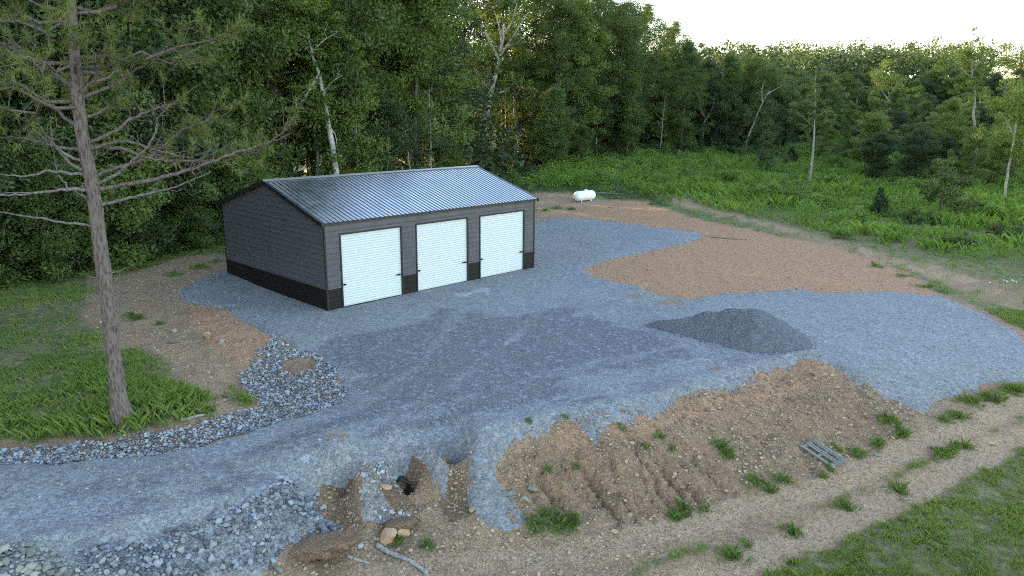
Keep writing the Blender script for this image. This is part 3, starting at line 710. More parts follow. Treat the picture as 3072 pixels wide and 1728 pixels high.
def gen_tree(seed, h, base, cr, tr, limbs=16, per=170, leaf=.22, crown=(.75, 1.05), lean=0., top=1.0, bare=0.0, bark='bark', leafm='leaf_oak', shape='oak', sub=3):
    rng = np.random.default_rng(seed)
    n = 9; t = np.linspace(0, 1, n)
    path = np.c_[np.cumsum(rng.normal(0, .02*h/n*2.2, n)), np.cumsum(rng.normal(0, .02*h/n*2.2, n)), t*h*.95]; path[:, :2] -= path[0, :2]
    path[:, 0] += lean*t*h
    tk = MB(); tk.tube(np.vstack([path[:1]-[0, 0, .3], path]), np.r_[tr*1.35, tr*(1.12-.95*t**.9)], 8)
    cen, crad = [], []
    for k in range(limbs):
        f = base+(1-base)*((k+.5)/limbs)**.9*.96
        i = f*(n-1); j = int(min(i, n-2)); p0 = path[j]+(path[j+1]-path[j])*(i-j)
        az = k*2.399+rng.normal()*.4; u = (f-base)/(1-base)
        if shape == 'oak': prof = math.sin(PI*min(1, .18+.80*u))**.6
        elif shape == 'cone': prof = 1.05-u*.95
        else: prof = .75*math.sin(PI*min(1, .25+.72*u))**.5
        ln = cr*prof*(.72+.5*rng.random()); el = .15+.75*u+rng.normal()*.12
        p1 = p0+np.array([math.cos(az)*math.cos(el), math.sin(az)*math.cos(el), math.sin(el)])*ln
        p1[2] = min(p1[2], h*1.02)
        c = curve(rng, p0, p1, 5, -.06, .04)
        tk.tube(c, np.linspace(tr*.32*(1.1-.7*u), .015, 5), 5, False)
        if rng.random() < bare: continue
        for g in (2, 3, 4):
            cen.append(c[g]+rng.normal(size=3)*.25); crad.append((crown[0]+(crown[1]-crown[0])*rng.random())*(.7+.3*prof))
        for s_ in range(sub):
            b0 = c[1+rng.integers(0, 3)]; b1 = b0+rng.normal(size=3)*np.array([.35, .35, .22])*ln+np.array([0, 0, .1*ln])
            tk.tube(curve(rng, b0, b1, 3), [tr*.10, tr*.06, .01], 4, False)
            cen.append(b1); crad.append((crown[0]+(crown[1]-crown[0])*rng.random())*.85)
    if bare < .5:
        cen.append(path[-1]+[0, 0, .2]); crad.append(crown[0])
    tme = tk.mesh('trunk', M[bark], True)
    if not cen: return tme, None
    v, q, ti = leaf_cloud(rng, np.array(cen), np.array(crad), per, leaf)
    return tme, mesh_data('crown', v, q, M[leafm], False, {'tint': ti})
def put_tree(name, protos, loc, rotz=0, sc=1.0, scz=None, label='', group=None, cat='tree', tilt=(0, 0)):
    r = empty(name, loc, rotz); r.rotation_euler = (tilt[0], tilt[1], rotz); r.scale = (sc, sc, scz or sc)
    t = obj('trunk', protos[0], r)
    if protos[1]: obj('crown', protos[1], r)
    tag(r, label, cat, group)
    return r

# prototypes: forest trees
OAK = [gen_tree(100+i, 18, .10, 3.5, .22, 28, 205, .175, (.85, 1.25)) for i in range(3)]
OAKD = [gen_tree(120+i, 17, .09, 3.1, .2, 28, 225, .165, (.8, 1.15), leafm='leaf_dark') for i in range(1)]
SLIM = [gen_tree(140+i, 17, .34, 2.1, .14, 18, 240, .16, (.6, .9), shape='slim', leafm='leaf_oak') for i in range(1)]
LIGHT = [gen_tree(160+i, 15, .2, 2.8, .16, 20, 240, .165, (.7, 1.05), leafm='leaf_light') for i in range(2)]
UNDER = [gen_tree(180+i, 7.5, .08, 2.2, .08, 16, 230, .15, (.6, .9), shape='oak', leafm=l) for i, l in enumerate(('leaf_oak', 'leaf_dark', 'leaf_light'))]
BARE = [gen_tree(200+i, 13, .3, 2.4, .12, 22, 40, .16, (.3, .5), bare=.85, bark='bark_pale', shape='slim') for i in range(2)]

# ------------------------------------------------------------------ forest placing
rngF = np.random.default_rng(7)
def edge_y(x):
    """nearest row of the forest for a given x"""
    return np.interp(x, [-70, -40, -27, -22, -18, -13, -4, 2, 8, 14, 22, 30, 40, 52, 70, 95, 130], [20, 22, 29, 34, 44, 56, 70, 84, 97, 101, 104, 107, 115, 132, 156, 172, 185])
placed = []
def try_place(x, y, dmin):
    for (a, b) in placed:
        if (a-x)**2+(b-y)**2 < dmin*dmin: return False
    placed.append((x, y)); return True
AREA = {'l': ('leafy tree in the dark forest left of the garage', 'forest trees left of the garage'),
        'm': ('leafy tree in the tall forest straight behind the garage roof', 'forest trees behind the garage'),
        'r': ('leafy tree in the treeline beyond the green meadow right of the garage', 'treeline beyond the meadow')}
def area(x, y):
    u = x/max(y, 1)
    return 'l' if u < -.36 else ('m' if u < .03 else 'r')
cnt = 0
SPEC = [(800, 56, 60), (745, 56, 40), (1025, 64, 14), (1225, 92, 40), (1297, 94, 25), (1620, 112, 18), (1765, 114, 18), (1890, 108, 25)]
def blocks_view(x, y, r=2.2):
    dx = (1536+F_PX*x/(y*.972+1.5))/S; w = r*F_PX/y/S
    return any(abs(dx-a) < hw+w and y < yy+.8 for a, yy, hw in SPEC)
def forest_tree(x, y, kind, sc, scz=None):
    global cnt
    if y > 40 and blocks_view(x, y, {'under': 1.0, 'bare': .3}.get(kind, 2.0)): return
    pr = {'oak': OAK, 'dark': OAKD, 'slim': SLIM, 'light': LIGHT, 'under': UNDER, 'bare': BARE}[kind]
    p = pr[int(rngF.integers(0, len(pr)))]
    a = area(x, y)
    base, grp = AREA[a]
    lab = {'oak': 'broad', 'dark': 'dark', 'slim': 'slender', 'light': 'light green', 'under': 'low bushy', 'bare': 'nearly bare'}[kind]+' '+base
    z = float(T(x, y)[0])
    put_tree({'under': 'understory_tree', 'bare': 'bare_tree'}.get(kind, 'forest_tree'), p, (x, y, z-.1), rngF.random()*6.28, sc, scz, lab, lab, 'tree', (rngF.normal()*.03, rngF.normal()*.03))
    cnt += 1
# front rows follow the edge, spaced along it; later rows stand behind
for row, (back_, step, jit) in enumerate([(1.5, 3.4, .9), (5.5, 4.2, 1.4), (10.5, 5.2, 1.8), (17, 6.5, 2.2)]):
    x = -58.0 if row < 3 else -62
    while x < 150:
        y0 = float(edge_y(x)); sl = (float(edge_y(x+1))-float(edge_y(x-1)))/2
        ln = math.hypot(1, sl); nx, ny = -sl/ln, 1/ln
        px, py = x+nx*back_+rngF.normal()*jit, y0+ny*back_+rngF.normal()*jit
        st = step*(1+max(0, py-60)*.004)
        x += st/ln
        if py < 12: continue
        if px/py > .85: continue
        if not try_place(px, py, 2.0): continue
        hs = np.interp(px, [-60, -26, -20, -8, 0, 6, 14, 22, 28, 34, 45, 90], [1.15, 1.35, 1.58, 1.55, 1.36, 1.22, 1.1, .97, .84, .72, .62, .6])
        k = rngF.random()
        kind = 'oak' if k < .42 else 'dark' if k < .62 else 'slim' if k < .78 else 'light'
        sc = hs*(.88+.26*rngF.random())
        if row == 3: sc *= 1.06
        forest_tree(px, py, kind, sc*(1+.35*float(sstep(24, 45, np.array(px)))), sc)
for i in range(120):                                   # understory along the edge
    x = rngF.uniform(-36, 12) if i % 5 < 3 else rngF.uniform(12, 100); y0 = float(edge_y(x)); px, py = x+rngF.normal()*1, y0+rngF.uniform(-1.5, 4)
    if px/py > .8 or py < 20: continue
    forest_tree(px, py, 'under', rngF.uniform(.65, 1.3))
for i in range(16):
    x = rngF.uniform(-14, 70); y0 = float(edge_y(x)); px, py = x, y0+rngF.uniform(-1, 1)
    forest_tree(px, py, 'bare', rngF.uniform(.55, .95))
for i in range(150):
    py = rngF.uniform(70, 145); u = rngF.uniform(.30, .74); px = u*py
    if rngF.random() > np.interp(u, [.30, .42, .50, .6, .74], [.12, .22, .5, .9, 1.0])*np.interp(py, [70, 85, 110], [.25, .8, 1]): continue
    if py > float(edge_y(px))+2 or not try_place(px, py, 2.3): continue
    z = float(T(px, py)[0]); kd = rngF.random()
    pr = UNDER[int(rngF.integers(0, 3))] if kd < .5 else (SLIM+LIGHT)[int(rngF.integers(0, len(SLIM+LIGHT)))]
    sc = rngF.uniform(.45, .95) if kd < .5 else rngF.uniform(.38, .68)
    lab = 'low leafy sapling growing out of the meadow weeds' if kd < .5 else 'slim young tree standing free in the back of the meadow'
    put_tree('sapling', pr, (px, py, z-.05), rngF.random()*6.28, sc*1.1, sc, lab, lab, 'tree')
for px, py in ((-21, 52), (-17.5, 58.5), (-13, 60.5), (-9, 64), (-5.5, 68.5), (-1, 76)):  # extra-tall oaks added so the left of the roof reflects dark foliage
    forest_tree(px, py, 'oak', 1.35, 1.85)
# trees off to the left whose shade covers the yard, same forest
for i in range(46):
    px, py = rngF.uniform(-75, -33), rngF.uniform(2, 60)
    if not try_place(px, py, 3.4): continue
    if px/py > -.70 and py > 10 and py < 24: continue
    forest_tree(px, py, 'oak' if i % 2 else 'dark', 1.1+.25*rngF.random())
print('forest trees', cnt)

# joined masses: deep forest behind, distant wooded hill, undergrowth
def mass(name, label, cat, pts, rad_rng, hgt, per, leaf, m, seed, nsub=7, low=.62):
    rng = np.random.default_rng(seed); cen, rad = [], []
    for (x, y, z) in pts:
        R = rng.uniform(*rad_rng); H = hgt*rng.uniform(.8, 1.2)
        for k in range(nsub):
            a = rng.random()*6.28; r = R*rng.random()**.5*.8
            cen.append((x+math.cos(a)*r, y+math.sin(a)*r, z+H*(1-.45*(r/R)**2)*rng.uniform(low, 1.0))); rad.append(R*rng.uniform(.34, .5))
    v, q, ti = leaf_cloud(rng, np.array(cen), np.array(rad), per, leaf, .75)
    # one tint per crown
    o = obj(name, mesh_data(name, v, q, m, False, {'tint': ti})); tag(o, label, cat, kind='stuff'); return o
pts = []
rg = np.random.default_rng(3)
for i in range(1900):
    y = 140+280*rg.random()**1.5; x = rg.uniform(-.1, .86)*y
    if y < float(edge_y(x))+20: continue
    pts.append((x, y, float(T(x, y)[0])))
pts = sorted(pts, key=lambda p: p[1]); pts = pts[:420]+pts[420:][::3]
mass('distant_forest', 'distant wooded hillside under the white sky', 'forest', pts, (3.6, 6.0), 13.5, 27, .75, M['leaf_far'], 5)
pts = []
for i in range(900):
    x = rg.uniform(-75, 95); y = float(edge_y(x))+rg.uniform(13, 34)
    if y < 5 or x/max(y, 1) > .84: continue
    pts.append((x, y, float(T(x, y)[0])))
pts = [(a_, b_, c_+6) for k_, (a_, b_, c_) in enumerate(pts) if k_ % 2]+pts[::3]
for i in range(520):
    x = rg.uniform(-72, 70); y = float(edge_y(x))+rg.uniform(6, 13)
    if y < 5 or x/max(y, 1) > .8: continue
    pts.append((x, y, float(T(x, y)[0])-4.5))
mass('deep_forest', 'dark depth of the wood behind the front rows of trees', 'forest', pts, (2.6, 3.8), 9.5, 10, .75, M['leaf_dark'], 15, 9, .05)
pts = []
for i in range(230):
    x = rg.uniform(-45, 110); y0 = float(edge_y(x)); y = y0+rg.normal()*1.6-.5
    if x/y > .84 or y < 24 or (x > -20 and x < -9 and y < 50): continue
    pts.append((x, y, float(T(x, y)[0])))
mass('undergrowth', 'dark leafy undergrowth along the foot of the forest', 'undergrowth', pts, (.7, 1.5), 1.5, 55, .19, M['leaf_dark'], 6, 5, .3)

# ------------------------------------------------------------------ named trees of the forest edge
def trunk_photo(pts, y, r0, r1, bark, name='trunk', parent=None, origin=None, sides=8, dy=0.0):
    P = np.array([at_y(a, b, y+dy*i/(len(pts)-1)) for i, (a, b) in enumerate(pts)])
    return P
def special(name, label, y, trunk, r, limbs, clumps, leafm, bark, per=150, leaf=.2, root_z=None, group=None, cat='tree', next_=10):
    """trunk/limbs/clumps measured in photo coordinates at distance y (y per point may vary)"""
    rng = np.random.default_rng(abs(hash(name+str(y))) % 1000 if False else int(y*10)+len(label))
    P = np.array([at_y(a, b, y) for a, b in trunk]); gz = float(T(P[0, 0], P[0, 1])[0])
    if P[0, 2] > gz: P = np.vstack([[P[0, 0]+(P[0, 0]-P[1, 0])*.2, P[0, 1], gz-.2], P])
    org = np.array([P[0, 0], P[0, 1], min(gz, P[0, 2])])
    P = P-org
    # refine
    tt = np.linspace(0, 1, len(P)); t2 = np.linspace(0, 1, 3*len(P)); P2 = np.c_[[np.interp(t2, tt, P[:, k]) for k in range(3)]].T
    P2[1:-1] += rng.normal(size=(len(P2)-2, 3))*r*.15
    r = r*.85; mb = MB(); mb.tube(P2, np.linspace(r, r*.28, len(P2)), 8)
    for L in limbs:
        rr = L[0]; dy = L[1]
        Q_ = np.array([at_y(a, b, y+dy*i/(len(L)-3)) for i, (a, b) in enumerate(L[2:])])-org
        t2 = np.linspace(0, 1, 2*len(Q_)); Q2 = np.c_[[np.interp(t2, np.linspace(0, 1, len(Q_)), Q_[:, k]) for k in range(3)]].T
        mb.tube(Q2, np.linspace(rr, rr*.25, len(Q2)), 6, False)
        for _ in range(4):                    # twigs
            b0 = Q2[rng.integers(len(Q2)//2, len(Q2))]; b1 = b0+rng.normal(size=3)*.5+[0, 0, .35]
            mb.tube(curve(rng, b0, b1, 4, 0, .1), np.linspace(rr*.3, .006, 4), 4, False)
    root = empty(name, org); tag(root, label, cat, group)
    mb.build('trunk', M[bark], root, True)
    if clumps:
        cen = np.array([at_y(a, b, y+rng.normal()*.6)-org for a, b, rr in clumps]); rad = np.array([rr for a, b, rr in clumps])*1.3
        c2, r2 = [], []
        mr = rad.mean(); ext = []
        for k in range(next_):
            f = rng.uniform(.5, 1.0); b0 = P2[int(f*(len(P2)-1))]; ext.append(b0+rng.normal(size=3)*np.array([1.1, 1.1, .5])*mr)
        cen = np.vstack([cen, np.array(ext).reshape(-1, 3)]); rad = np.r_[rad, rng.uniform(.45, .8, next_)*mr]
        for c, rr in zip(cen, rad):
            for k in range(5):
                d = rng.normal(size=3)*rr*.5; c2.append(c+d); r2.append(rr*rng.uniform(.4, .65))
        v, q, ti = leaf_cloud(rng, np.array(c2), np.array(r2), per/4.2, leaf)
        obj('crown', mesh_data('crown', v, q, M[leafm], False, {'tint': ti}), root)
    return root
special('leaning_tree', 'tall leaning tree with pale trunk and yellow-green leaves behind the garage', 56,
    [(849,442),(838,380),(826,310),(816,245),(800,180),(785,135),(775,80),(765,30)], .30,
    [(.08, -1, (802,185),(786,215),(770,240),(755,262)), (.07, .5, (790,150),(770,120),(750,90)), (.06, -.5, (785,130),(815,100),(850,80)), (.05, .3, (830,320),(845,340),(850,390)), (.06, -.4, (812,235),(835,205),(860,190))],
    [(760,30,1.2),(720,25,.9),(800,20,1.1),(850,60,.9),(740,80,.9),(790,85,1.),(840,110,.8),(700,60,.7),(745,265,.9),(775,275,.8),(800,255,.8),(825,240,.6),(725,285,.7),(700,265,.6),(760,240,.6),(860,190,.5),(790,145,.7),(880,95,.6),(900,150,.5),(690,110,.6),(815,290,.5),(845,375,.25),(838,400,.25),(852,395,.2)], 'leaf_light', 'bark_birch', 330, .2, next_=0)
special('thin_tree', 'thin grey trunk just left of the leaning pale tree', 57, [(800,440),(797,390),(790,330),(786,285),(782,240)], .16, [], [(780,235,.8),(770,215,.8),(790,200,.7)], 'leaf_oak', 'bark_pale', 200)
special('dead_sapling', 'thin dead sapling with bare side twigs above the garage ridge', 64, [(1031,430),(1026,385),(1021,340),(1017,300)], .10,
    [(.03, .3, (1022,345),(1008,338),(998,330)), (.03, -.3, (1025,380),(1010,378),(1000,382)), (.03, .3, (1020,330),(1032,325),(1040,318)), (.03, 0, (1028,400),(1040,395))], [], None, 'bark_pale')
special('gnarled_tree', 'large gnarled grey tree with bare crooked limbs rising behind the garage ridge', 92,
    [(1213,425),(1217,380),(1214,330),(1226,270),(1235,225),(1252,175),(1262,120),(1268,60)], .52,
    [(.22, -2, (1224,285),(1205,262),(1185,245),(1172,222),(1166,198)), (.16, 1, (1232,240),(1225,215),(1212,205)), (.18, 1, (1233,245),(1250,235),(1270,230),(1272,205)),
     (.16, -1, (1255,150),(1235,110),(1215,70),(1205,40)), (.15, 1, (1258,140),(1285,100),(1310,60),(1330,30)), (.13, 0, (1262,110),(1255,60),(1240,20)), (.12, 1, (1265,90),(1290,50),(1300,10)),(.10,-1,(1240,120),(1220,110),(1205,100)),(.1,1,(1275,115),(1300,110),(1320,90))],
    [(1240,250,.9),(1195,130,.8)], 'leaf_oak', 'dead_wood', 160, next_=0)
special('ivy_trunk_tree', 'pale crooked trunk at forest edge right of the gnarled grey tree', 94, [(1297,418),(1308,385),(1303,340),(1296,280),(1292,220),(1290,160)], .32,
    [(.1, 1, (1294,250),(1310,220),(1320,180))], [(1290,200,1.5),(1300,150,1.5),(1275,175,1.3),(1310,230,1.2),(1290,120,1.4)], 'leaf_oak', 'dead_wood', 300)
special('grey_trunk_tree', 'tree with straight blue-grey trunk standing at the meadow edge', 112, [(1622,390),(1620,340),(1617,280),(1612,220),(1610,160)], .36,
    [(.12, 1, (1616,260),(1640,220),(1655,190))], [(1610,150,1.9),(1590,180,1.6),(1635,170,1.6),(1610,110,1.7),(1650,200,1.3)], 'leaf_oak', 'dead_wood', 320)
special('broken_trunk_tree', 'tree with split white trunk at the meadow edge', 114, [(1763,376),(1766,345),(1772,305),(1760,255),(1748,215),(1738,185)], .34,
    [(.13, 1, (1770,310),(1790,280),(1800,240))], [(1735,170,1.6),(1760,190,1.5),(1800,220,1.5),(1720,200,1.2),(1750,140,1.5)], 'leaf_oak', 'dead_wood', 300)
special('forked_tree', 'slanting slender tree forking over the dark wood at the meadow edge', 108, [(1869,388),(1882,345),(1900,300),(1918,258),(1936,228)], .2,
    [(.1, 1, (1925,240),(1950,225),(1975,212)), (.1, -1, (1918,258),(1915,230),(1925,200))], [(1935,200,1.5),(1960,190,1.3),(1915,185,1.4),(1985,205,1.0)], 'leaf_oak', 'bark_pale', 280)
special('dark_snag', 'thin black burnt-looking trunk standing in the meadow weeds', 86, [(1907,452),(1910,415),(1917,378),(1922,330)], .17, [(.05, 0, (1914,395),(1930,412),(1975,405))], [(1925,310,1.1),(1930,270,1.2),(1905,290,.9),(1915,330,.8)], 'leaf_dark', 'bark', 220)
special('sparse_tree', 'lone sparse tree with pale thin trunk in the meadow', 79, [(2034,477),(2040,430),(2047,365),(2048,310),(2050,260),(2052,225)], .17,
    [(.06, 1, (2048,320),(2015,290),(1990,275)), (.06, -1, (2049,300),(2075,280)), (.05, 0, (2050,270),(2030,245))], [(2050,225,.8),(2035,250,.8),(2065,255,.7),(2005,275,.8),(2030,290,.7),(2070,290,.6),(1990,290,.6),(2050,310,.6),(2020,320,.5)], 'leaf_oak', 'bark_pale', 190, .18)
special('yellow_top_tree', 'slender tree with bright yellow-green flat top beyond the meadow', 112, [(2240,360),(2240,310),(2238,250),(2232,215)], .2,
    [(.1, 1, (2238,255),(2215,225),(2200,205)), (.09, -1, (2237,250),(2250,220),(2260,200))], [(2205,195,1.2),(2230,188,1.3),(2255,198,1.1),(2220,205,1.0),(2245,210,.9)], 'leaf_light', 'bark_pale', 280)
special('tall_sparse_tree', 'tall thin-leaved tree whose top breaks the skyline at right', 93, [(2458,400),(2456,340),(2448,290),(2452,240),(2446,190),(2444,130),(2448,85)], .24,
    [(.08, 1, (2450,250),(2425,262),(2415,275)), (.07, -1, (2448,200),(2420,175),(2400,150)), (.07, 0, (2447,180),(2470,150),(2480,120)), (.05, 0, (2446,140),(2430,110))],
    [(2448,75,.5),(2455,100,.5),(2435,105,.5),(2420,145,1.0),(2450,140,1.),(2470,130,.8),(2405,160,.9),(2440,175,1.1),(2475,170,.8),(2415,195,.9),(2450,205,.9),(2430,225,.8)], 'leaf_light', 'bark_pale', 230)
special('edge_tree', 'slanting pale trunk rising from the weeds near the right picture edge', 66, [(2524,507),(2533,450),(2546,380),(2556,310),(2562,250)], .17,
    [(.06, 0, (2550,340),(2530,300),(2515,280))], [(2562,235,1.3),(2545,255,1.1),(2575,270,1.2),(2520,280,.9),(2590,240,1.2),(2560,300,.9)], 'leaf_light', 'bark_pale', 300)
special('young_tree', 'small young tree with thin trunk in the meadow beside the dark cedar bush', 57, [(2362,577),(2367,530),(2370,490),(2380,450),(2385,410)], .13,
    [(.04, 1, (2370,500),(2345,490),(2330,495)), (.04, -1, (2372,480),(2405,470),(2425,455))], [(2385,405,.5),(2375,425,.6),(2395,440,.7),(2360,455,.7),(2380,470,.8),(2410,470,.7),(2345,490,.6),(2415,490,.6),(2370,500,.6),(2430,460,.5)], 'leaf_oak', 'bark', 230, .17)
def bush_proto(seed, mk):
    rng = np.random.default_rng(seed); cen, rad = [], []
    for k in range(22):
        a = rng.random()*6.28; d = rng.random()**.6; cen.append((math.cos(a)*d*1.1, math.sin(a)*d*1.1, .15+(1.25-.65*d)*rng.uniform(.3, 1))); rad.append(rng.uniform(.22, .42))
    v, q, t = leaf_cloud(rng, np.array(cen), np.array(rad), 120, .13, .9, .6)
    mb = MB()
    for c in cen[:9]: mb.tube(curve(rng, (c[0]*.2, c[1]*.2, -.1), c, 4, 0, .06), [.03, .02, .015, .006], 5, False)
    return mb.mesh('stems', M['bark'], True), mesh_data('leaves', v, q, M[mk], False, {'tint': t})
BUSH = [bush_proto(31, 'weed'), bush_proto(32, 'leaf_oak'), bush_proto(33, 'leaf_light'), bush_proto(34, 'weed')]
for i, (px, py, r) in enumerate([(1930,505,1.4),(1880,492,1.2),(1990,512,1.2),(2060,522,1.1),(2150,560,1.0),(2300,562,1.1),(2430,545,1.5),(2500,562,1.3),(1500,452,.9),(1580,442,1.0),(1660,432,.9),(1780,470,1.0),(2250,425,1.6),(2350,405,1.8),(2150,405,1.5),(2050,402,1.4),(2480,425,1.8),(2540,605,1.2),(1720,450,.9),(1840,455,1.1),(2100,470,1.1),(2190,480,1.0),(2290,480,1.2),(2120,600,.7),(2250,600,.8),(2420,625,.9)]):
    p = at1(px, py); lab = ['rounded bright green bush in the meadow', 'darker green bush in the meadow', 'pale green bush in the meadow'][(0, 1, 2, 0)[i % 4]]
    root = empty('bush', p, i*1.7); root.scale = (r, r, r*.85); tag(root, lab, 'bush', lab)
    obj('stems', BUSH[i % 4][0], root); obj('leaves', BUSH[i % 4][1], root)
def cedar(px, py, y, h, r, label, seed):
    rng = np.random.default_rng(seed); p = at1(px, py)
    root = empty('cedar_bush', p); tag(root, label, 'bush')
    mb = MB(); mb.tube([(0, 0, -.1), (0, 0, h*.5), (0, 0, h*.9)], [.07, .04, .01], 6); mb.build('trunk', M['bark'], root, True)
    cen, rad = [], []
    for k in range(34):
        f = rng.random(); a = rng.random()*6.28; rr = r*(1-f)**.7*rng.uniform(.3, .85)
        cen.append((math.cos(a)*rr, math.sin(a)*rr, .25+f*h*.92)); rad.append(.22+.2*(1-f))
    v, q, ti = leaf_cloud(rng, np.array(cen), np.array(rad), 110, .12, 1.1)
    obj('crown', mesh_data('crown', v, q, M['leaf_dark'], False, {'tint': ti*.6}), root)
cedar(2210, 543, 60, 2.1, .85, 'dark rounded cedar bush standing alone in the green weeds', 4)
cedar(1990, 420, 90, 2.4, 1.2, 'dark shrub far back in the weeds by the lone sparse tree', 5)

# ------------------------------------------------------------------ foreground pine
def pine():
    rng = np.random.default_rng(42); Y0 = 18.5
    base = at1(310, 1066); 
    tr = [(310,1068),(303,1000),(292,900),(284,800),(272,700),(255,590),(240,480),(226,400),(213,320),(203,240),(198,190),(193,120),(190,40),(188,-60),(187,-180),(186,-300),(186,-400)]
    P = np.array([at_y(a, b, Y0) for a, b in tr]); P[0] = base; P[1:, 1] += (base[1]-Y0)
    t = np.linspace(0, 1, len(P)); r = np.interp(t, [0, .06, .12, .6, 1], [.33, .205, .185, .135, .03])
    org = base.copy(); root = empty('pine_tree', org); tag(root, 'tall pine with bare lower branches standing in grass at left foreground', 'tree')
    mb = MB(); t2 = np.linspace(0, 1, 90); P2 = np.c_[[np.interp(t2, t, P[:, k]) for k in range(3)]].T-org
    P2[:, 0] += .02*np.sin(t2*21); P2[0, 2] -= .2
    n, sides = len(P2), 18
    mb.tube(P2, np.interp(t2, t, r), sides)
    V = mb.v[0]; k = n*sides; ang = np.tile(np.arange(sides), n); ring = np.repeat(np.arange(n), sides)
    c = P2[ring]; V[:k] = c+(V[:k]-c)*(1+.16*(vnoise(ang*1.0, ring*.55, 5)-.5)+.12*(vnoise(ang*2.7, ring*1.7, 6)-.5))[:, None]
    mb.build('trunk', M['bark_pine'], root, True)
    BR = [
     (.050, 1.0, 1, [(233,364),(292,330),(323,302),(378,278),(410,267),(440,262)]),
     (.050, -.8, 1, [(240,378),(288,356),(333,358),(382,375),(434,389),(486,397)]),
     (.045, 1.4, 1, [(262,368),(312,375),(368,396),(417,406),(469,404),(521,404),(555,396),(607,382),(660,382)]),
     (.055, .9, 1, [(240,448),(278,427),(323,413),(375,396),(410,368),(448,333),(486,316),(541,295)]),
     (.045, -1.2, 0, [(257,469),(299,437),(326,410),(364,378),(385,347),(396,319),(392,299),(427,267)]),
     (.060, 1.6, 1, [(252,479),(312,465),(392,451),(444,437),(486,424),(541,403),(590,385),(660,365),(694,347),(722,323),(753,267)]),
     (.045, -.6, 0, [(258,520),(300,505),(350,493),(400,480),(440,470),(480,455),(530,430)]),
     (.045, .8, 1, [(210,380),(149,371),(121,364),(69,347),(21,344)]),
     (.045, -1.0, 0, [(215,413),(163,389),(135,364),(128,330),(128,292)]),
     (.045, 1.1, 0, [(222,443),(180,413),(153,385),(121,347),(90,302)]),
     (.045, .4, 0, [(222,443),(156,434),(121,430),(69,444),(0,439),(-60,430)]),
     (.050, -1.3, 0, [(228,480),(191,476),(139,479),(69,488),(0,491),(-70,495)]),
     (.050, 1.4, 1, [(205,323),(167,299),(132,264),(69,226),(0,184),(-50,150)]),
     (.030, .2, 0, [(225,505),(174,476),(149,444),(139,406)]),
     (.035, .6, 0, [(240,570),(160,560),(80,545),(0,533),(-40,528)]),
     (.022, .2, 0, [(268,697),(240,699),(218,695)]),
     (.022, -.2, 0, [(280,692),(300,680),(337,668)]),
     (.045, .8, 1, [(220,302),(257,278),(285,259)]),
     (.050, .9, 1, [(215,250),(295,208),(350,170),(420,130),(480,110)]),
     (.050, -.7, 1, [(208,243),(243,194),(264,132),(290,60)]),
     (.055, 1.2, 1, [(200,228),(104,156),(35,121),(-30,95)]),
     (.020, -.2, 0, [(236,455),(205,462),(206,490),(222,505)]),
     (.025, .3, 0, [(248,425),(240,395),(245,370)]),
    ]
    tips, dirs = [], []
    for (rr, dy, green, pts) in BR:
        Q_ = np.array([at_y(a, b, base[1]+dy*(i/(len(pts)-1))**1.2) for i, (a, b) in enumerate(pts)])-org
        # start on the trunk axis
        j = np.argmin(np.abs(P2[:, 2]-Q_[0, 2])); Q_[0, :2] = P2[j, :2]
        m = 4*len(Q_); t1 = np.linspace(0, 1, len(Q_)); tm = np.linspace(0, 1, m)
        Q2 = np.c_[[np.interp(tm, t1, Q_[:, k]) for k in range(3)]].T; Q2[1:] += rng.normal(size=(m-1, 3))*.012
        b = MB(); b.tube(Q2, np.linspace(rr, rr*.22, m), 7)
        for s_ in range(int(m*(.75 if green else .22))):
            i0 = rng.integers(int(m*.35), m); b0 = Q2[i0]; d = Q2[min(i0, m-1)]-Q2[max(i0-2, 0)]; d /= np.linalg.norm(d)+1e-6
            L = rng.uniform(.25, .9); b1 = b0+(d*.6+rng.normal(size=3)*.6+np.array([0, 0, .15]))*L
            cc = curve(rng, b0, b1, 5, 0, .07); b.tube(cc, np.linspace(rr*.25, .004, 5), 4, False)
            if green and i0 > m*.6 and rng.random() < .5:
                for g in (2, 3, 4):
                    tips.append(cc[g]); dd = cc[g]-cc[g-1]; dirs.append(dd/(np.linalg.norm(dd)+1e-6))
        b.build('branch', M['bark_pine'] if green else M['bark_grey'], root, True)
    # living crown above
    for k in range(46):
        f = rng.uniform(0, 1); z0 = 7.9+f*6.2; j = np.argmin(np.abs(P2[:, 2]+org[2]-z0)); p0 = P2[j]
        az = k*2.399; L = (3.6*(1-f)+1.0)*rng.uniform(.7, 1.1); el = rng.uniform(-.05, .4)
        p1 = p0+np.array([math.cos(az)*math.cos(el), math.sin(az)*math.cos(el), math.sin(el)])*L
        cc = curve(rng, p0, p1, 7, -.05, .04); b = MB(); b.tube(cc, np.linspace(.05, .012, 7), 6)
        for s_ in range(13):
            i0 = rng.integers(2, 7); b0 = cc[i0]; d = (p1-p0)/L
            b1 = b0+(d*.5+rng.normal(size=3)*.55+np.array([0, 0, .15]))*rng.uniform(.4, 1.1); c2 = curve(rng, b0, b1, 4, 0, .08)
            b.tube(c2, np.linspace(.016, .004, 4), 4, False)
            for g in (1, 2, 3):
                tips.append(c2[g]); dd = c2[g]-c2[g-1]; dirs.append(dd/(np.linalg.norm(dd)+1e-6))
        b.build('branch', M['bark_pine'], root, True)
    v, f_, ti = needle_cloud(rng, np.array(tips), np.array(dirs), 20, .24, .010)
    o = obj('needles', mesh_data('needles', v, f_, M['needle'], False, {'tint': ti}), root); o['kind'] = 'stuff'
pine()

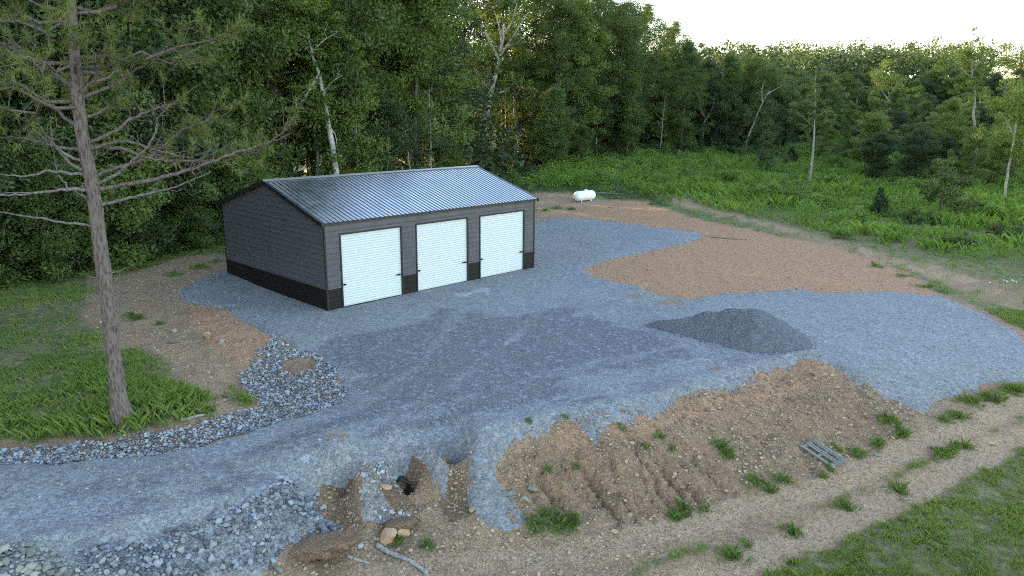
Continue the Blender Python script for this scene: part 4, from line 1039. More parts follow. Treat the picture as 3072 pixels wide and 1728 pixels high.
# ------------------------------------------------------------------ grass, weeds
def blades(rng, x, y, z, hgt, n, w, spread, lean=.5, tint0=None):
    """tufts of n blades, each a bent two-triangle blade (quad)"""
    K = len(x); idx = np.repeat(np.arange(K), n); m = len(idx)
    a = rng.random(m)*2*PI; r = spread*rng.random(m)**.5
    bx, by, bz = x[idx]+np.cos(a)*r, y[idx]+np.sin(a)*r, z[idx]-.02
    h = hgt[idx]*(.5+.7*rng.random(m)); az = rng.random(m)*2*PI; ln = h*lean*rng.random(m)
    sx, sy = -np.sin(az), np.cos(az); ww = w*(.6+.8*rng.random(m))
    v = np.empty((m, 4, 3))
    v[:, 0] = np.c_[bx+sx*ww*.5, by+sy*ww*.5, bz]; v[:, 1] = np.c_[bx-sx*ww*.5, by-sy*ww*.5, bz]
    v[:, 2] = np.c_[bx+np.cos(az)*ln*.45-sx*ww*.4, by+np.sin(az)*ln*.45-sy*ww*.4, bz+h*.65]
    v[:, 3] = np.c_[bx+np.cos(az)*ln*1.2, by+np.sin(az)*ln*1.2, bz+h]
    q = np.arange(m*4).reshape(-1, 4)[:, [0, 1, 2, 3]]
    t = np.clip((tint0[idx] if tint0 is not None else rng.random(K)[idx])*.45+rng.random(m)*.55, 0, 1)
    return v.reshape(-1, 3), q, np.repeat(t, 4)
def scatter(rng, x0, x1, y0, y1, n, cond):
    x = rng.uniform(x0, x1, n); y = rng.uniform(y0, y1, n)
    vis = (np.abs(x) < y*.74+2.5)
    x, y = x[vis], y[vis]
    r, g, p, b = masks(x, y); k = cond(x, y, g, rng.random(len(x)))
    return x[k], y[k], g[k]
rngG = np.random.default_rng(77)
def near_pine(x, y): return np.exp(-(((x+10.6)/3.0)**2+((y-18.6)/3.2)**2))
def wetcov(x, y): return fbm(x, y, .8, 3, 301)
# lawn-like grass at the lower right and along the track
x, y, g = scatter(rngG, -1, 24, 9.5, 32, 52000, lambda x, y, g, u: (g > .3) & (u < g*np.clip(.85+1.0*wetcov(x, y)+.5*fbm(x, y, 2.5, 2, 303), .2, 1)) & (x > 0))
hh = (.05+.08*np.clip(g, 0, 1))*(.8+.8*np.clip(wetcov(x, y)+.4, 0, 1))
v, q, t = blades(rngG, x, y, ztop(x, y), hh, 12, .010, .10, .8, np.clip(.5+wetcov(x*.6, y*.6)*.7, 0, 1))
tag(obj('grass', mesh_data('grass', v, q, M['grass'], False, {'tint': t})), 'bright green short grass along the dirt track at lower right', 'grass', kind='stuff')
tx, ty, th, tt = [], [], [], []
for p, r in TW:
    n_ = int(110*r*r)+7 if p[1] < 30 else int(45*r*r)+5
    a_ = rngG.random(n_)*2*PI; d_ = np.abs(rngG.normal(size=n_))*r*.62
    tx.append(p[0]+np.cos(a_)*d_); ty.append(p[1]+np.sin(a_)*d_*.8); th.append((.05+.20*rngG.random(n_)**2)*(.6+.7*min(1, r/.35))*np.clip(1.1-.4*d_/r, .35, 1.1)); tt.append(np.full(n_, rngG.uniform(0, .7)))
tx, ty, th, tt = map(np.concatenate, (tx, ty, th, tt))
v, q, t = blades(rngG, tx, ty, ztop(tx, ty), th, 10, .011, .09, .9, tt)
tag(obj('grass_tufts', mesh_data('grass_tufts', v, q, M['grass_dark'], False, {'tint': t})), 'green weed tufts dotted over the bank and the track edges', 'grass', kind='stuff')
# rough grass round the pine
x, y, g = scatter(rngG, -24, -2.5, 14, 46, 42000, lambda x, y, g, u: (g > .3) & (u < g*np.clip(.6+1.1*wetcov(x, y)+.4*fbm(x, y, 2.5, 2, 303)+near_pine(x, y)*.5, .1, 1)))
hh = (.06+.09*g)*(.8+.7*np.clip(wetcov(x, y)+.4, 0, 1))+.28*near_pine(x, y)
v, q, t = blades(rngG, x, y, ztop(x, y), hh, 11, .010, .13, .8, np.clip(.45+wetcov(x*.6, y*.6)*.7, 0, 1))
tag(obj('tall_grass', mesh_data('tall_grass', v, q, M['grass'], False, {'tint': t})), 'rough green grass around the foot of the pine', 'grass', kind='stuff')
# meadow weeds
def medge(x, y): return y < np.interp(x, [-70, -40, -27, -22, -18, -13, -4, 2, 8, 14, 22, 30, 40, 52, 70, 95, 130], [20, 22, 29, 34, 44, 56, 70, 84, 97, 101, 104, 107, 115, 132, 156, 172, 185])+4
x, y, g = scatter(rngG, -8, 105, 28, 165, 56000, lambda x, y, g, u: (g > .35) & medge(x, y) & ((x > 8) | (y > 56)) & (u < np.clip(70/y, .25, 1)*g) & (x < y*.78))
hh = .20+.75*np.clip(.45+fbm(x, y, .22, 3, 401)*1.2, 0, 1)*sstep(0, 6, y-np.interp(x, [5, 12, 20, 30], [72, 68, 52, 30]))
dist = y
v, q, t = blades(rngG, x, y, ztop(x, y), hh, 7, .035, .22, .8, np.clip(.5+fbm(x, y, .18, 3, 402)*.9, 0, 1))
v[:, 2] += 0
tag(obj('meadow_grass', mesh_data('meadow_grass', v, q, M['weed'], False, {'tint': t})), 'lush green weeds covering the meadow right of the garage', 'meadow', kind='stuff')
# broad-leaved clumps in the meadow and in front of the forest
cx, cy, cg = scatter(rngG, -8, 100, 40, 150, 21000, lambda x, y, g, u: (g > .6) & medge(x, y) & ((x > 10) | (y > 62)) & (u < .6) & (fbm(x, y, .2, 3, 501) > -.35) & (y > np.interp(x, [5, 12, 20, 30], [74, 70, 54, 34])))
cz = ztop(cx, cy); sz = rngG.uniform(.22, .6, len(cx))+.5*np.clip(fbm(cx, cy, .18, 3, 503)+.1, 0, 1)
cen = np.c_[cx, cy, cz+sz*.55]
v, q, t = leaf_cloud(rngG, cen, sz, 26, .15, 1.1, .6)
tag(obj('meadow_weeds', mesh_data('meadow_weeds', v, q, M['weed'], False, {'tint': t})), 'clumps of broad-leaved weeds and brambles in the meadow', 'weeds', kind='stuff')
def shrubs(name, label, n, ymin, ymax, rr, thr, seed, mk, per, leaf):
    sx, sy, sg = scatter(rngG, -6, 100, ymin, ymax, n, lambda x, y, g, u: (g > .6) & medge(x, y) & (u < .5) & (fbm(x, y, .07, 3, seed) > thr) & (x < y*.78) & (y > np.interp(x, [5, 12, 20, 30], [76, 73, 58, 40])))
    R = rngG.uniform(rr[0], rr[1], len(sx)); cen, rad = [], []
    for X_, Y_, Z_, r_ in zip(sx, sy, ztop(sx, sy), R):
        for k in range(6):
            a = rngG.random()*6.28; d = r_*rngG.random()*.8; cen.append((X_+math.cos(a)*d, Y_+math.sin(a)*d, Z_+r_*(.25+.75*rngG.random())*(1-.4*d/r_))); rad.append(r_*rngG.uniform(.35, .55))
    v, q, t = leaf_cloud(rngG, np.array(cen), np.array(rad), per, leaf, .85, .6)
    tag(obj(name, mesh_data(name, v, q, M[mk], False, {'tint': t})), label, 'shrubs', kind='stuff')
shrubs('meadow_shrubs', 'green shrubby growth dotted over the meadow', 1100, 46, 140, (.5, 1.7), -.1, 801, 'weed', 42, .17)
shrubs('dark_shrubs', 'darker shrub thickets at the back of the meadow', 900, 70, 150, (.6, 1.7), .02, 805, 'leaf_oak', 40, .22)
shrubs('light_shrubs', 'light green saplings and shrubs among the meadow weeds', 700, 50, 150, (.4, 1.2), .05, 809, 'leaf_light', 36, .2)
# brush along the left forest edge
cx = rngG.uniform(-33, -12, 560); cy = np.interp(cx, [-40, -27, -22, -18, -13], [22, 29, 34, 44, 56])-rngG.random(560)**1.5*4+1.0
r_, g_, p_, b_ = masks(cx, cy); k = g_ > .5; cx, cy = cx[k], cy[k]; sz = rngG.uniform(.25, .75, len(cx))
v, q, t = leaf_cloud(rngG, np.c_[cx, cy, ztop(cx, cy)+sz*.5], sz, 70, .15, .8, .6)
tag(obj('forest_brush', mesh_data('forest_brush', v, q, M['leaf_oak'], False, {'tint': t})), 'low leafy brush along the forest edge left of the garage', 'brush', kind='stuff')
hx, hy = [], []
for i in range(420):
    p = at1(rngG.uniform(1335, 1760), rngG.uniform(395, 470)); 
    if p[1] < 70 or p[1] > 106 or rngG.random() < .3: continue
    hx.append(p[0]); hy.append(p[1])
hx, hy = np.array(hx), np.array(hy); sz = rngG.uniform(.35, .95, len(hx))
v, q, t = leaf_cloud(rngG, np.c_[hx, hy, ztop(hx, hy)+sz*.7], sz, 110, .17, 1.2, .6)
tag(obj('tall_weeds', mesh_data('tall_weeds', v, q, M['weed'], False, {'tint': t})), 'head-high green weeds between the white tank and the forest', 'weeds', kind='stuff')
# white flowers in the meadow
fp = []
for a, b, n in ((2570, 765, 0), (2545, 735, 9), (2530, 735, 6), (1935, 505, 14), (1905, 500, 10)):
    c = at1(a, b)
    for i in range(n): fp.append(c+np.r_[rngG.normal(size=2)*.6, .45+rngG.random()*.2])
v, q, t = leaf_cloud(rngG, np.array(fp), np.full(len(fp), .05), 5, .07)
tag(obj('flower', mesh_data('flower', v, q, M['white_flower'], False, {'tint': t})), 'scattered small white wildflowers in the meadow', 'flowers', kind='stuff')

# ------------------------------------------------------------------ stones
ico_v = []
ph = (1+5**.5)/2
ICO_V = np.array([(-1,ph,0),(1,ph,0),(-1,-ph,0),(1,-ph,0),(0,-1,ph),(0,1,ph),(0,-1,-ph),(0,1,-ph),(ph,0,-1),(ph,0,1),(-ph,0,-1),(-ph,0,1)], float); ICO_V /= np.linalg.norm(ICO_V[0])
ICO_F = np.array([(0,11,5),(0,5,1),(0,1,7),(0,7,10),(0,10,11),(1,5,9),(5,11,4),(11,10,2),(10,7,6),(7,1,8),(3,9,4),(3,4,2),(3,2,6),(3,6,8),(3,8,9),(4,9,5),(2,4,11),(6,2,10),(8,6,7),(9,8,1)])
def sub_ico(V, F):
    V = list(map(tuple, V)); cache = {}; out = []
    def mid(a, b):
        k = (min(a, b), max(a, b))
        if k not in cache:
            p = np.array(V[a])+np.array(V[b]); V.append(tuple(p/np.linalg.norm(p))); cache[k] = len(V)-1
        return cache[k]
    for a, b, c in F:
        x, y, z = mid(a, b), mid(b, c), mid(c, a); out += [(a, x, z), (b, y, x), (c, z, y), (x, y, z)]
    return np.array(V), np.array(out)
ICO1 = sub_ico(ICO_V, ICO_F); ICO2 = sub_ico(*ICO1)
def stone_shape(rng, base, cuts=6, squash=(.55, .85)):
    """angular stone: sphere clipped by random planes"""
    V = base.copy()
    for _ in range(cuts):
        n = rng.normal(size=3); n /= np.linalg.norm(n); d = rng.uniform(.35, .75); h = V@n-d
        V = V-np.clip(h, 0, None)[:, None]*n
    V = V*np.array([rng.uniform(.8, 1.25), rng.uniform(.65, 1.0), rng.uniform(*squash)])
    return V
rngS = np.random.default_rng(5)
STONES = [stone_shape(rngS, ICO1[0], 11) for _ in range(14)]
def stones_joined(name, label, cat, x, y, z, size, m, sink=.25, hi=False):
    n = len(x); base = STONES if hi else None
    rot = rngS.random(n)*2*PI; V, Fs = [], []
    LO = [stone_shape(rngS, ICO_V, 6) for _ in range(12)]
    sh = rngS.integers(0, 12, n); nv = 12
    P = np.stack(LO)[sh]                                   # (n,12,3)
    c, s = np.cos(rot), np.sin(rot)
    X_ = P[:, :, 0]*c[:, None]-P[:, :, 1]*s[:, None]; Y_ = P[:, :, 0]*s[:, None]+P[:, :, 1]*c[:, None]
    V = np.stack([X_*size[:, None]+x[:, None], Y_*size[:, None]+y[:, None], P[:, :, 2]*size[:, None]+(z+size*(.6-sink*1.4))[:, None]], -1).reshape(-1, 3)
    F = (ICO_F[None]+(np.arange(n)*nv)[:, None, None]).reshape(-1, 3)
    o = obj(name, mesh_data(name, V, F, m, False, {'tint': np.repeat(rngS.random(n), nv)}))
    tag(o, label, cat, kind='stuff'); return o
STONE_ME = {}
def stone_mesh(mk, k):
    if (mk, k) not in STONE_ME:
        STONE_ME[(mk, k)] = mesh_data('stone', STONES[k], ICO1[1], M[mk], False, {'tint': np.zeros(len(STONES[k]))})
    return STONE_ME[(mk, k)]
def stone_obj(name, label, cat, p, size, mk, group=None, sink=.3, k=None):
    k = int(rngS.integers(0, len(STONES))) if k is None else k
    o = obj(name, stone_mesh(mk, k), None, (p[0], p[1], p[2]+size*(.55-sink)))
    o.scale = (size, size, size); o.rotation_euler = (rngS.normal()*.25, rngS.normal()*.25, rngS.random()*6.28)
    tag(o, label, cat, group); return o
def in_poly(poly, n, margin=0.0, wob=.25):
    lo, hi = poly.lo, poly.hi
    x = rngS.uniform(lo[0]-.3, hi[0]+.3, n); y = rngS.uniform(lo[1]-.3, hi[1]+.3, n)
    k = poly.sd(x, y)+fbm(x, y, 1.5, 3, 700)*wob > margin
    return x[k], y[k]
def relax(x, y, dmin, order=None):
    """thin to a minimum distance with a hash grid"""
    cell = {}; keep = []
    for i in range(len(x)):
        cx_, cy_ = int(math.floor(x[i]/dmin)), int(math.floor(y[i]/dmin)); ok = True
        for a in (-1, 0, 1):
            for b in (-1, 0, 1):
                for j in cell.get((cx_+a, cy_+b), ()):
                    if (x[i]-x[j])**2+(y[i]-y[j])**2 < dmin*dmin: ok = False; break
                if not ok: break
            if not ok: break
        if ok: cell.setdefault((cx_, cy_), []).append(i); keep.append(i)
    return np.array(keep, int)
def riprap(poly, n, dmin, smin, smax, nind, label, group, stuffname, stufflabel, mk, hole=None):
    x, y = in_poly(poly, n, .03); k = relax(x, y, dmin); x, y = x[k], y[k]
    if hole is not None: h = hole(x, y); x, y = x[h], y[h]
    z = ztop(x, y); s = smin+(smax-smin)*rngS.random(len(x))**3.0
    vis = np.abs(x) < y*.71
    sc = np.where(vis, s/np.hypot(x, y), 0); o = np.argsort(-sc)
    ind = o[:nind]; rest = o[nind:]
    for i in ind: stone_obj('stone', label, 'stone', (x[i], y[i], z[i]+.02), s[i], mk, group, .2)
    stones_joined(stuffname, stufflabel, 'stones', x[rest], y[rest], z[rest]+.015, s[rest], M[mk], .2)
notdirt = lambda x, y: spots([(at1(750, 920), .62)], x, y) < .5
riprap(RIPRAP, 90000, .062, .034, .095, 130, 'angular grey stone in the rock-lined ditch between pine and gravel drive', 'ditch stones', 'ditch_rubble', 'bed of small grey stones lining the ditch beside the gravel drive', 'rock_grey', notdirt)
ROCKF = Poly([(560,1300),(640,1265),(720,1225),(800,1235),(800,1300),(850,1320),(845,1345),(760,1360),(710,1400),(690,1440),(600,1449),(480,1470),(330,1470),(210,1449),(190,1395),(350,1360),(480,1330)])
riprap(ROCKF, 60000, .06, .025, .12, 90, 'blue-grey stone in the loose rock spill at the lower edge of the drive', 'spill stones', 'spill_rubble', 'small blue-grey stones spilling from the lower edge of the drive', 'rock_blue')
ROCKC = Poly([(905,1195),(960,1180),(1000,1175),(985,1215),(965,1250),(1000,1275),(1060,1300),(1040,1320),(960,1325),(915,1315),(905,1260)])
riprap(ROCKC, 16000, .065, .03, .11, 40, 'blue-grey stone in the chute beside the black culvert pipe', 'culvert stones', 'culvert_rubble', 'small blue-grey stones in the chute beside the black culvert pipe', 'rock_grey')
ROCKL = Poly([(-60,1385),(60,1383),(150,1395),(190,1420),(215,1460),(210,1500),(-60,1500)])
riprap(ROCKL, 14000, .085, .04, .15, 40, 'pale buff rock in the pile at the lower left picture corner', 'corner rocks', 'corner_rubble', 'small pale stones between the rocks at the lower left corner', 'rock_pale')
# pebbles in the soil of the bank, ditch floor and left dirt
x, y = in_poly(BANK, 11000, -.05); z = ztop(x, y); s = .012+.045*rngS.random(len(x))**3.2
stones_joined('bank_pebbles', 'tan pebbles strewn over the eroded dirt bank', 'pebbles', x, y, z, s, M['rock_tan'], .35)
FLOOR = Poly([(690,1470),(720,1400),(900,1330),(1100,1300),(1250,1330),(1400,1340),(1600,1335),(1700,1345),(1650,1400),(1500,1470)])
x, y = in_poly(FLOOR, 4500, 0); z = ztop(x, y); s = .012+.06*rngS.random(len(x))**4
stones_joined('track_pebbles', 'pale pebbles scattered over the bare ground below the bank', 'pebbles', x, y, z, s, M['rock_tan'], .35)
x, y = in_poly(DIRTL, 5500, 0); k = GRAVEL.sd(x, y) < -.1; x, y = x[k], y[k]; z = ztop(x, y); s = .014+.06*rngS.random(len(x))**3.5
stones_joined('dirt_pebbles', 'tan pebbles on the bare dirt between pine and garage', 'pebbles', x, y, z, s, M['rock_tan'], .35)
x, y = in_poly(RED, 2500, .3); k = GRAVEL.sd(x, y) < -.1; x, y = x[k], y[k]; z = ztop(x, y); s = .02+.05*rngS.random(len(x))**3.5
stones_joined('red_dirt_pebbles', 'small stones on the red dirt beyond the gravel', 'pebbles', x, y, z, s, M['rock_tan'], .35)
PITP = Poly([(790,1205),(900,1190),(1050,1150),(1190,1135),(1185,1280),(1060,1310),(900,1345),(840,1345)])
x, y = in_poly(PITP, 3000, 0); z = ztop(x, y); s = .015+.05*rngS.random(len(x))**3
stones_joined('gully_pebbles', 'pebbles and soil crumbs in the washed-out gully by the culvert', 'pebbles', x, y, z, s, M['rock_tan'], .3)
x, y = in_poly(BANK, 3600, -.1); k = fbm(x, y, .9, 3, 905) > -.1; x, y = x[k], y[k]; z = ztop(x, y); s = .03+.06*rngS.random(len(x))**2.5
x2, y2 = in_poly(BANK, 2600, .0); k = (x2+fbm(x2, y2, .6, 2, 907)*2 > 2.0); x2, y2 = x2[k], y2[k]; s2 = .025+.06*rngS.random(len(x2))**2.5
stones_joined('bank_stones', 'broken tan stones covering the right half of the eroded bank', 'stones', x2, y2, ztop(x2, y2), s2, M['rock_tan'], .3)
stones_joined('bank_clods', 'crumbly brown clods lying on the eroded bank', 'clods', x, y, z, s, M['clod'], .35)
x = rngS.uniform(-16, 22, 62000); y = rngS.uniform(12, 56, 62000); sd = GRAVEL.sd(x, y); k = (np.abs(sd+.1) < 1.1*rngS.random(len(x))**2.2) & (np.abs(x) < y*.72); x, y = x[k], y[k]; z = ztop(x, y); s = (.018+.03*rngS.random(len(x))**2.5)*(1+np.clip(y-26, 0, 30)*.02)
stones_joined('edge_gravel', 'loose stones kicked over the edges of the gravel', 'gravel', x, y, z, s, M['rock_grey'], .3)
pr_ = PILE_RIM[rngS.integers(0, len(PILE_RIM), 1500)]+rngS.normal(size=(1500, 2))*.22
stones_joined('pile_scatter', 'loose dark stones rolled out around the foot of the gravel heap', 'gravel', pr_[:, 0], pr_[:, 1], ztop(pr_[:, 0], pr_[:, 1]), .018+.03*rngS.random(1500)**2, M['rock_blue'], .25)
# coarse gravel grains standing proud near the camera and along edges
x = rngS.uniform(-12, 14, 22000); y = rngS.uniform(11.5, 24, 22000); sd = GRAVEL.sd(x, y)
k = (sd > -.15) & (np.abs(x) < y*.72) & (rngS.random(len(x)) < np.clip(1.25-(y-11.5)/11, .08, 1)); x, y = x[k], y[k]; z = ztop(x, y); s = .012+.016*rngS.random(len(x))**2
s = np.where(rngS.random(len(x)) < .03, s*1.8, s)
stones_joined('gravel_grains', 'loose coarse gravel grains on the drive', 'gravel', x, y, z, s, M['rock_grey'], .3)

# single boulders and rocks one can pick out
def boulder(px, py, r, mk, label, name='rock', squash=1.0, sink=.25, seed=0, lift=0.):
    rng = np.random.default_rng(seed+int(px)); p = onp(px, py)
    V = stone_shape(rng, ICO2[0], 11, (.6, .85)); V += V*rng.normal(size=(len(V), 1))*.012; V[:, 2] *= squash
    o = obj(name, mesh_data(name, V*r, ICO2[1], M[mk], False, {'tint': np.zeros(len(V))}), None, (p[0], p[1], p[2]+r*(.5-sink)*squash+lift), rng.random()*6.28)
    tag(o, label, 'rock'); return o
boulder(980, 1362, .31, 'boulder_orange', 'large pale orange boulder lying above the grey log', 'boulder', .95, .05)
boulder(1015, 1340, .20, 'boulder_orange', 'tan boulder half buried in brown dirt behind the orange boulder', 'boulder', .9, .3)
boulder(972, 1228, .17, 'boulder_orange', 'yellow-orange rock beside the mouth of the black culvert', 'rock', .9, .1)
boulder(907, 1383, .13, 'rock_grey', 'round blue-grey stone right of the brown dirt clod', 'rock', .8, .1)
boulder(808, 1273, .15, 'rock_grey', 'smooth blue-grey stone at the edge of the brown gully', 'rock', .75, .1)
boulder(1343, 1232, .17, 'rock_pale', 'whitish rock on the bank right of the gravel tongue', 'rock', .8, .1)
boulder(1320, 1258, .18, 'rock_pale', 'flat white rock below the grey board on the bank', 'rock', .6, .2)
boulder(1190, 1285, .13, 'rock_tan', 'tan rock against the left foot of the gravel tongue', 'rock', .9, .1)
boulder(2045, 947, .19, 'rock_tan', 'large tan rock on the crest of the bank near the gravel heap', 'rock', .7, .15)
boulder(2105, 970, .10, 'rock_tan', 'small tan rock on the upper right end of the bank', 'rock', .8)
boulder(2090, 1178, .14, 'boulder_orange', 'ochre rock just below the wooden pallet', 'rock', .9, .15)
boulder(2205, 1146, .10, 'rock_pale', 'grey-white rock at the foot of the bank right of the pallet', 'rock', .8)
boulder(1917, 1155, .10, 'boulder_orange', 'pinkish rock on the bank left of the pallet', 'rock', .8)
boulder(1850, 1365, .10, 'rock_pale', 'white stone beside the dirt track', 'rock', .7) if False else None
boulder(438, 838, .22, 'rock_tan', 'yellow-tan rock on the dirt left of the garage', 'rock', .9, .2)
boulder(522, 850, .24, 'rock_tan', 'brown upright rock on the dirt left of the garage', 'rock', 1.0, .2)
boulder(558, 862, .18, 'rock_pale', 'pale pointed rock on the dirt left of the garage', 'rock', 1.0, .2)
boulder(432, 862, .25, 'rock_pale', 'flat whitish slab in the dirt right of the pine', 'flat_rock', .35, .2)
boulder(700, 1435, .13, 'rock_pale', 'white stone at the left corner of the brown dirt clod', 'rock', .9, .1)
boulder(1545, 1338, .13, 'boulder_orange', 'pink flat rock at the foot of the bank', 'rock', .6, .2)
boulder(1350, 1412, .13, 'rock_pale', 'white stone on the bare ground below the grass tuft', 'rock', .6, .2)
boulder(1035, 1075+160, .1, 'rock_pale', 'pale stone in front of the culvert mouth', 'rock', .8) if False else None
boulder(2225, 1232, .10, 'rock_pale', 'grey stone in the grass between the wheel ruts', 'rock', .5)
boulder(2495, 1118, .10, 'boulder_orange', 'reddish stone beside the upper right end of the track', 'rock', .7)
boulder(1685, 1012, .07, 'rock_tan', 'small tan rock at the crest of the bank', 'rock', .8)
def clod(px, py, w, d, h, rz, label, seed):
    rng = np.random.default_rng(seed); p = onp(px, py)
    V, F = sub_ico(*sub_ico(*ICO2)); V = np.sign(V)*np.abs(V)**.55; V /= 1.05
    V = V*np.array([w, d, h]); ns = fbm(V[:, 0]*1.0+V[:, 2], V[:, 1]+V[:, 2]*.7, 2.2, 4, seed); n2 = fbm(V[:, 0]-V[:, 2]*1.3, V[:, 1]+V[:, 2], 7, 3, seed+9); V *= (1+ns*.34+n2*.12)[:, None]
    V[:, 2] += V[:, 0]*.10
    o = obj('dirt_clod', mesh_data('dirt_clod', V, F, M['earth'], True, {'mask': np.tile([.3, 0, .0, .65], (len(V), 1))}), None, (p[0], p[1], p[2]+h*.35), rz)
    tag(o, label, 'dirt')
    return p
clod(800, 1385, .78, .38, .17, .10, 'big flat-topped clod of packed brown dirt at the ditch edge', 8)
clod(1008, 1322, .36, .2, .10, .25, 'small brown dirt ledge around the tan boulder', 9)

# ------------------------------------------------------------------ culvert, pallet, log, boards, tank
def culvert():
    p = onp(1028, 1238); d = np.array([-.42, .9, .05]); d /= np.linalg.norm(d)
    root = empty('culvert_pipe', p); tag(root, 'black plastic culvert pipe opening in the dirt below the drive', 'pipe')
    t = np.linspace(.5, 2.6, 52); th = np.linspace(0, 2*PI, 24, endpoint=False)
    mb = MB()
    for R, sgn in ((.205, 1), (.175, -1)):
        rr = R+.012*np.sin(t*38); P_ = []
        for ti, r_ in zip(t, rr):
            for a in th: P_.append((math.cos(a)*r_+d[0]*ti, d[1]*ti, .14+math.sin(a)*r_+d[2]*ti))
        i = np.arange(len(t)-1)[:, None]*24; j = np.arange(24)[None]; k = (j+1) % 24
        q = np.stack([i+j, i+k, i+24+k, i+24+j], -1).reshape(-1, 4); mb.add(P_, q if sgn > 0 else q[:, ::-1])
    n = len(t)*24; j = np.arange(24); mb.q.append(np.stack([j, n+j, n+(j+1) % 24, (j+1) % 24], -1))
    mb.build('corrugated_pipe', M['pipe'], root, True)
culvert()
def pallet():
    p = onp(2066, 1150); e = .3
    gz = lambda x, y: ztop(x, y)[0]
    a = np.array([.52, -.85, 0]); a /= np.linalg.norm(a); b = np.array([.85, .52, 0])
    a[2] = (gz(p[0]+a[0]*e, p[1]+a[1]*e)-gz(p[0]-a[0]*e, p[1]-a[1]*e))/(2*e)
    b[2] = (gz(p[0]+b[0]*e, p[1]+b[1]*e)-gz(p[0]-b[0]*e, p[1]-b[1]*e))/(2*e)
    a /= np.linalg.norm(a); b -= a*(a@b); b /= np.linalg.norm(b); c = np.cross(a, b); c = c if c[2] > 0 else -c
    root = empty('wooden_pallet', p); tag(root, 'weathered grey wooden pallet lying on the dirt bank', 'pallet')
    root.matrix_world = Matrix(((a[0], b[0], c[0], p[0]), (a[1], b[1], c[1], p[1]), (a[2], b[2], c[2], p[2]+.03), (0, 0, 0, 1)))
    for v0, w in ((-.33, .10), (-.05, .07), (.06, .06), (.24, .05), (.33, .09)):
        mb = MB(); mb.box(-.52, .52, v0*.85, (v0+w)*.85, .07, .092); mb.build('slat', M['old_wood'], root)
    for u in (-.48, .0, .44):
        mb = MB(); mb.box(u-.03, u+.05, -.29, .37, -.02, .068); mb.build('stringer', M['old_wood'], root)
pallet()
def stick(name, label, pts, r, m='dead_wood', cat='log', up=.5):
    P = []
    for a, b in pts:
        p = onp(a, b); P.append(p)
    P = np.array(P); n = 5*len(P); t = np.linspace(0, 1, n); t0 = np.linspace(0, 1, len(P))
    Q_ = np.c_[[np.interp(t, t0, P[:, k]) for k in range(3)]].T; Q_[:, 2] = np.maximum(Q_[:, 2], ztop(Q_[:, 0], Q_[:, 1])-.01)+r*up
    rng = np.random.default_rng(int(pts[0][0])); org = Q_[0].copy()
    Q_[:, 2] = np.convolve(np.pad(Q_[:, 2], 2, 'edge'), np.ones(5)/5, 'valid')
    Q_ += rng.normal(size=Q_.shape)*r*.12
    mb = MB(); mb.tube(Q_-org, np.linspace(r, r*.65, n)*(1+rng.normal(size=n)*.06), 10)
    o = mb.build(name, M[m], None, True); o.location = org; tag(o, label, cat); return o
stick('log', 'long weathered grey log lying in the ditch below the orange boulder', [(948,1372),(985,1392),(1030,1415),(1075,1445)], .065)
stick('log', 'short grey log on the ground between the rubble and the long log', [(872,1400),(905,1412),(930,1420)], .035)
stick('stick', 'thin curved white stick on the bank below the pallet', [(2068,1168),(2052,1185),(2045,1200)], .013, cat='stick')
stick('stick', 'upright pale peg standing in a grass tuft at the foot of the bank', [(1712,1312),(1713,1300)], .012, cat='stick') if False else None
stick('log', 'pale log half hidden at the grass edge right of the pine', [(455,1060),(490,1052),(515,1050)], .05)
stick('stick', 'grey stick in the grass left of the pine', [(75,1065),(90,1058),(110,1045)], .02, cat='stick')
stick('stick', 'long thin stick on the ground by the right-hand wheel rut', [(2345,1225),(2375,1240),(2390,1250)], .014, cat='stick')
stick('stick', 'pale fallen branch in the grass behind the white tank', [(1500,486),(1540,487),(1570,490)], .04, cat='branch')
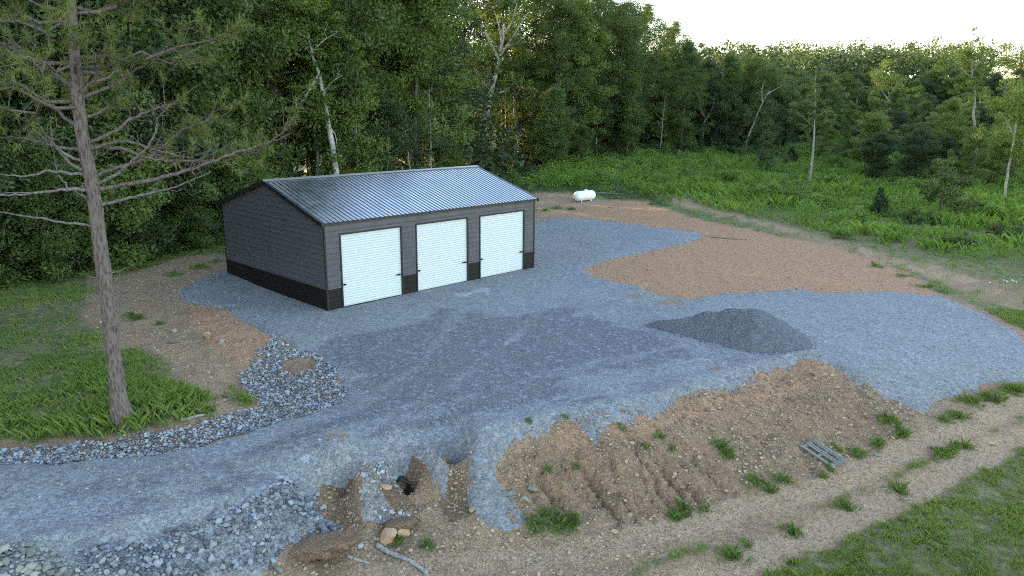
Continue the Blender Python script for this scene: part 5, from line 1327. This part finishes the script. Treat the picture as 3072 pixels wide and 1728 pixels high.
stick('stick', 'dark twig lying on the red dirt edge near the tank', [(1530,523),(1545,521),(1560,519)], .03, 'bark', cat='stick')
stick('stick', 'dark branch lying on the red dirt where the gravel ends', [(1785,597),(1830,601),(1880,604)], .03, 'bark', cat='branch')
def board(name, label, px, py, l, w, h, rz, lift=.02, tilt=0.0):
    p = onp(px, py); mb = MB(); mb.box(-l/2, l/2, -w/2, w/2, 0, h); o = mb.build(name, M['old_wood']); o.location = (p[0], p[1], p[2]+lift); o.rotation_euler = (0, tilt, rz); tag(o, label, 'board')
board('board', 'grey weathered board end sticking out of the bank beside the gravel tongue', 1275, 1250, .45, .10, .08, .15, .03, -.05)
board('board', 'loose plank lying by the right front corner of the garage', 1348, 668, .6, .14, .04, .7, .02)
def tank():
    p = onp(1470, 506); ax = math.atan2(.66, .75); L, R = 2.5, .44
    root = empty('propane_tank', p, ax); tag(root, 'white propane tank lying on bare dirt behind the garage', 'tank')
    prof = [(-L/2, .02)]
    for k in range(1, 8): a = k/7*PI/2; prof.append((-L/2+.40*(1-math.cos(a)), R*math.sin(a)))
    prof += [(-L/4, R), (0, R), (L/4, R)]
    for k in range(7, 0, -1): a = k/7*PI/2; prof.append((L/2-.40*(1-math.cos(a)), R*math.sin(a)))
    prof.append((L/2, .02)); P_ = np.array(prof)
    mb = MB(); mb.tube(np.c_[P_[:, 0], np.zeros(len(P_)), np.full(len(P_), R+.05)], P_[:, 1], 28); mb.build('tank_body', M['tank_white'], root, True)
    mb = MB(); mb.tube([(.15, 0, 2*R+.01), (.15, 0, 2*R+.11), (.15, 0, 2*R+.15)], [.19, .18, .08], 16); mb.build('valve_dome', M['tank_white'], root, True)
    for u in (-.62, .62):
        for s in (-1, 1):
            mb = MB(); mb.box(u-.05, u+.05, s*.25-.03, s*.25+.03, -.05, .16); mb.build('foot', M['tank_white'], root)
    for u in (-.45, .45):
        mb = MB(); mb.tube([(u-.07, 0, 2*R+.03), (u-.05, 0, 2*R+.11), (u+.05, 0, 2*R+.11), (u+.07, 0, 2*R+.03)], .015, 6); mb.build('lifting_lug', M['rust'], root, True)
tank()
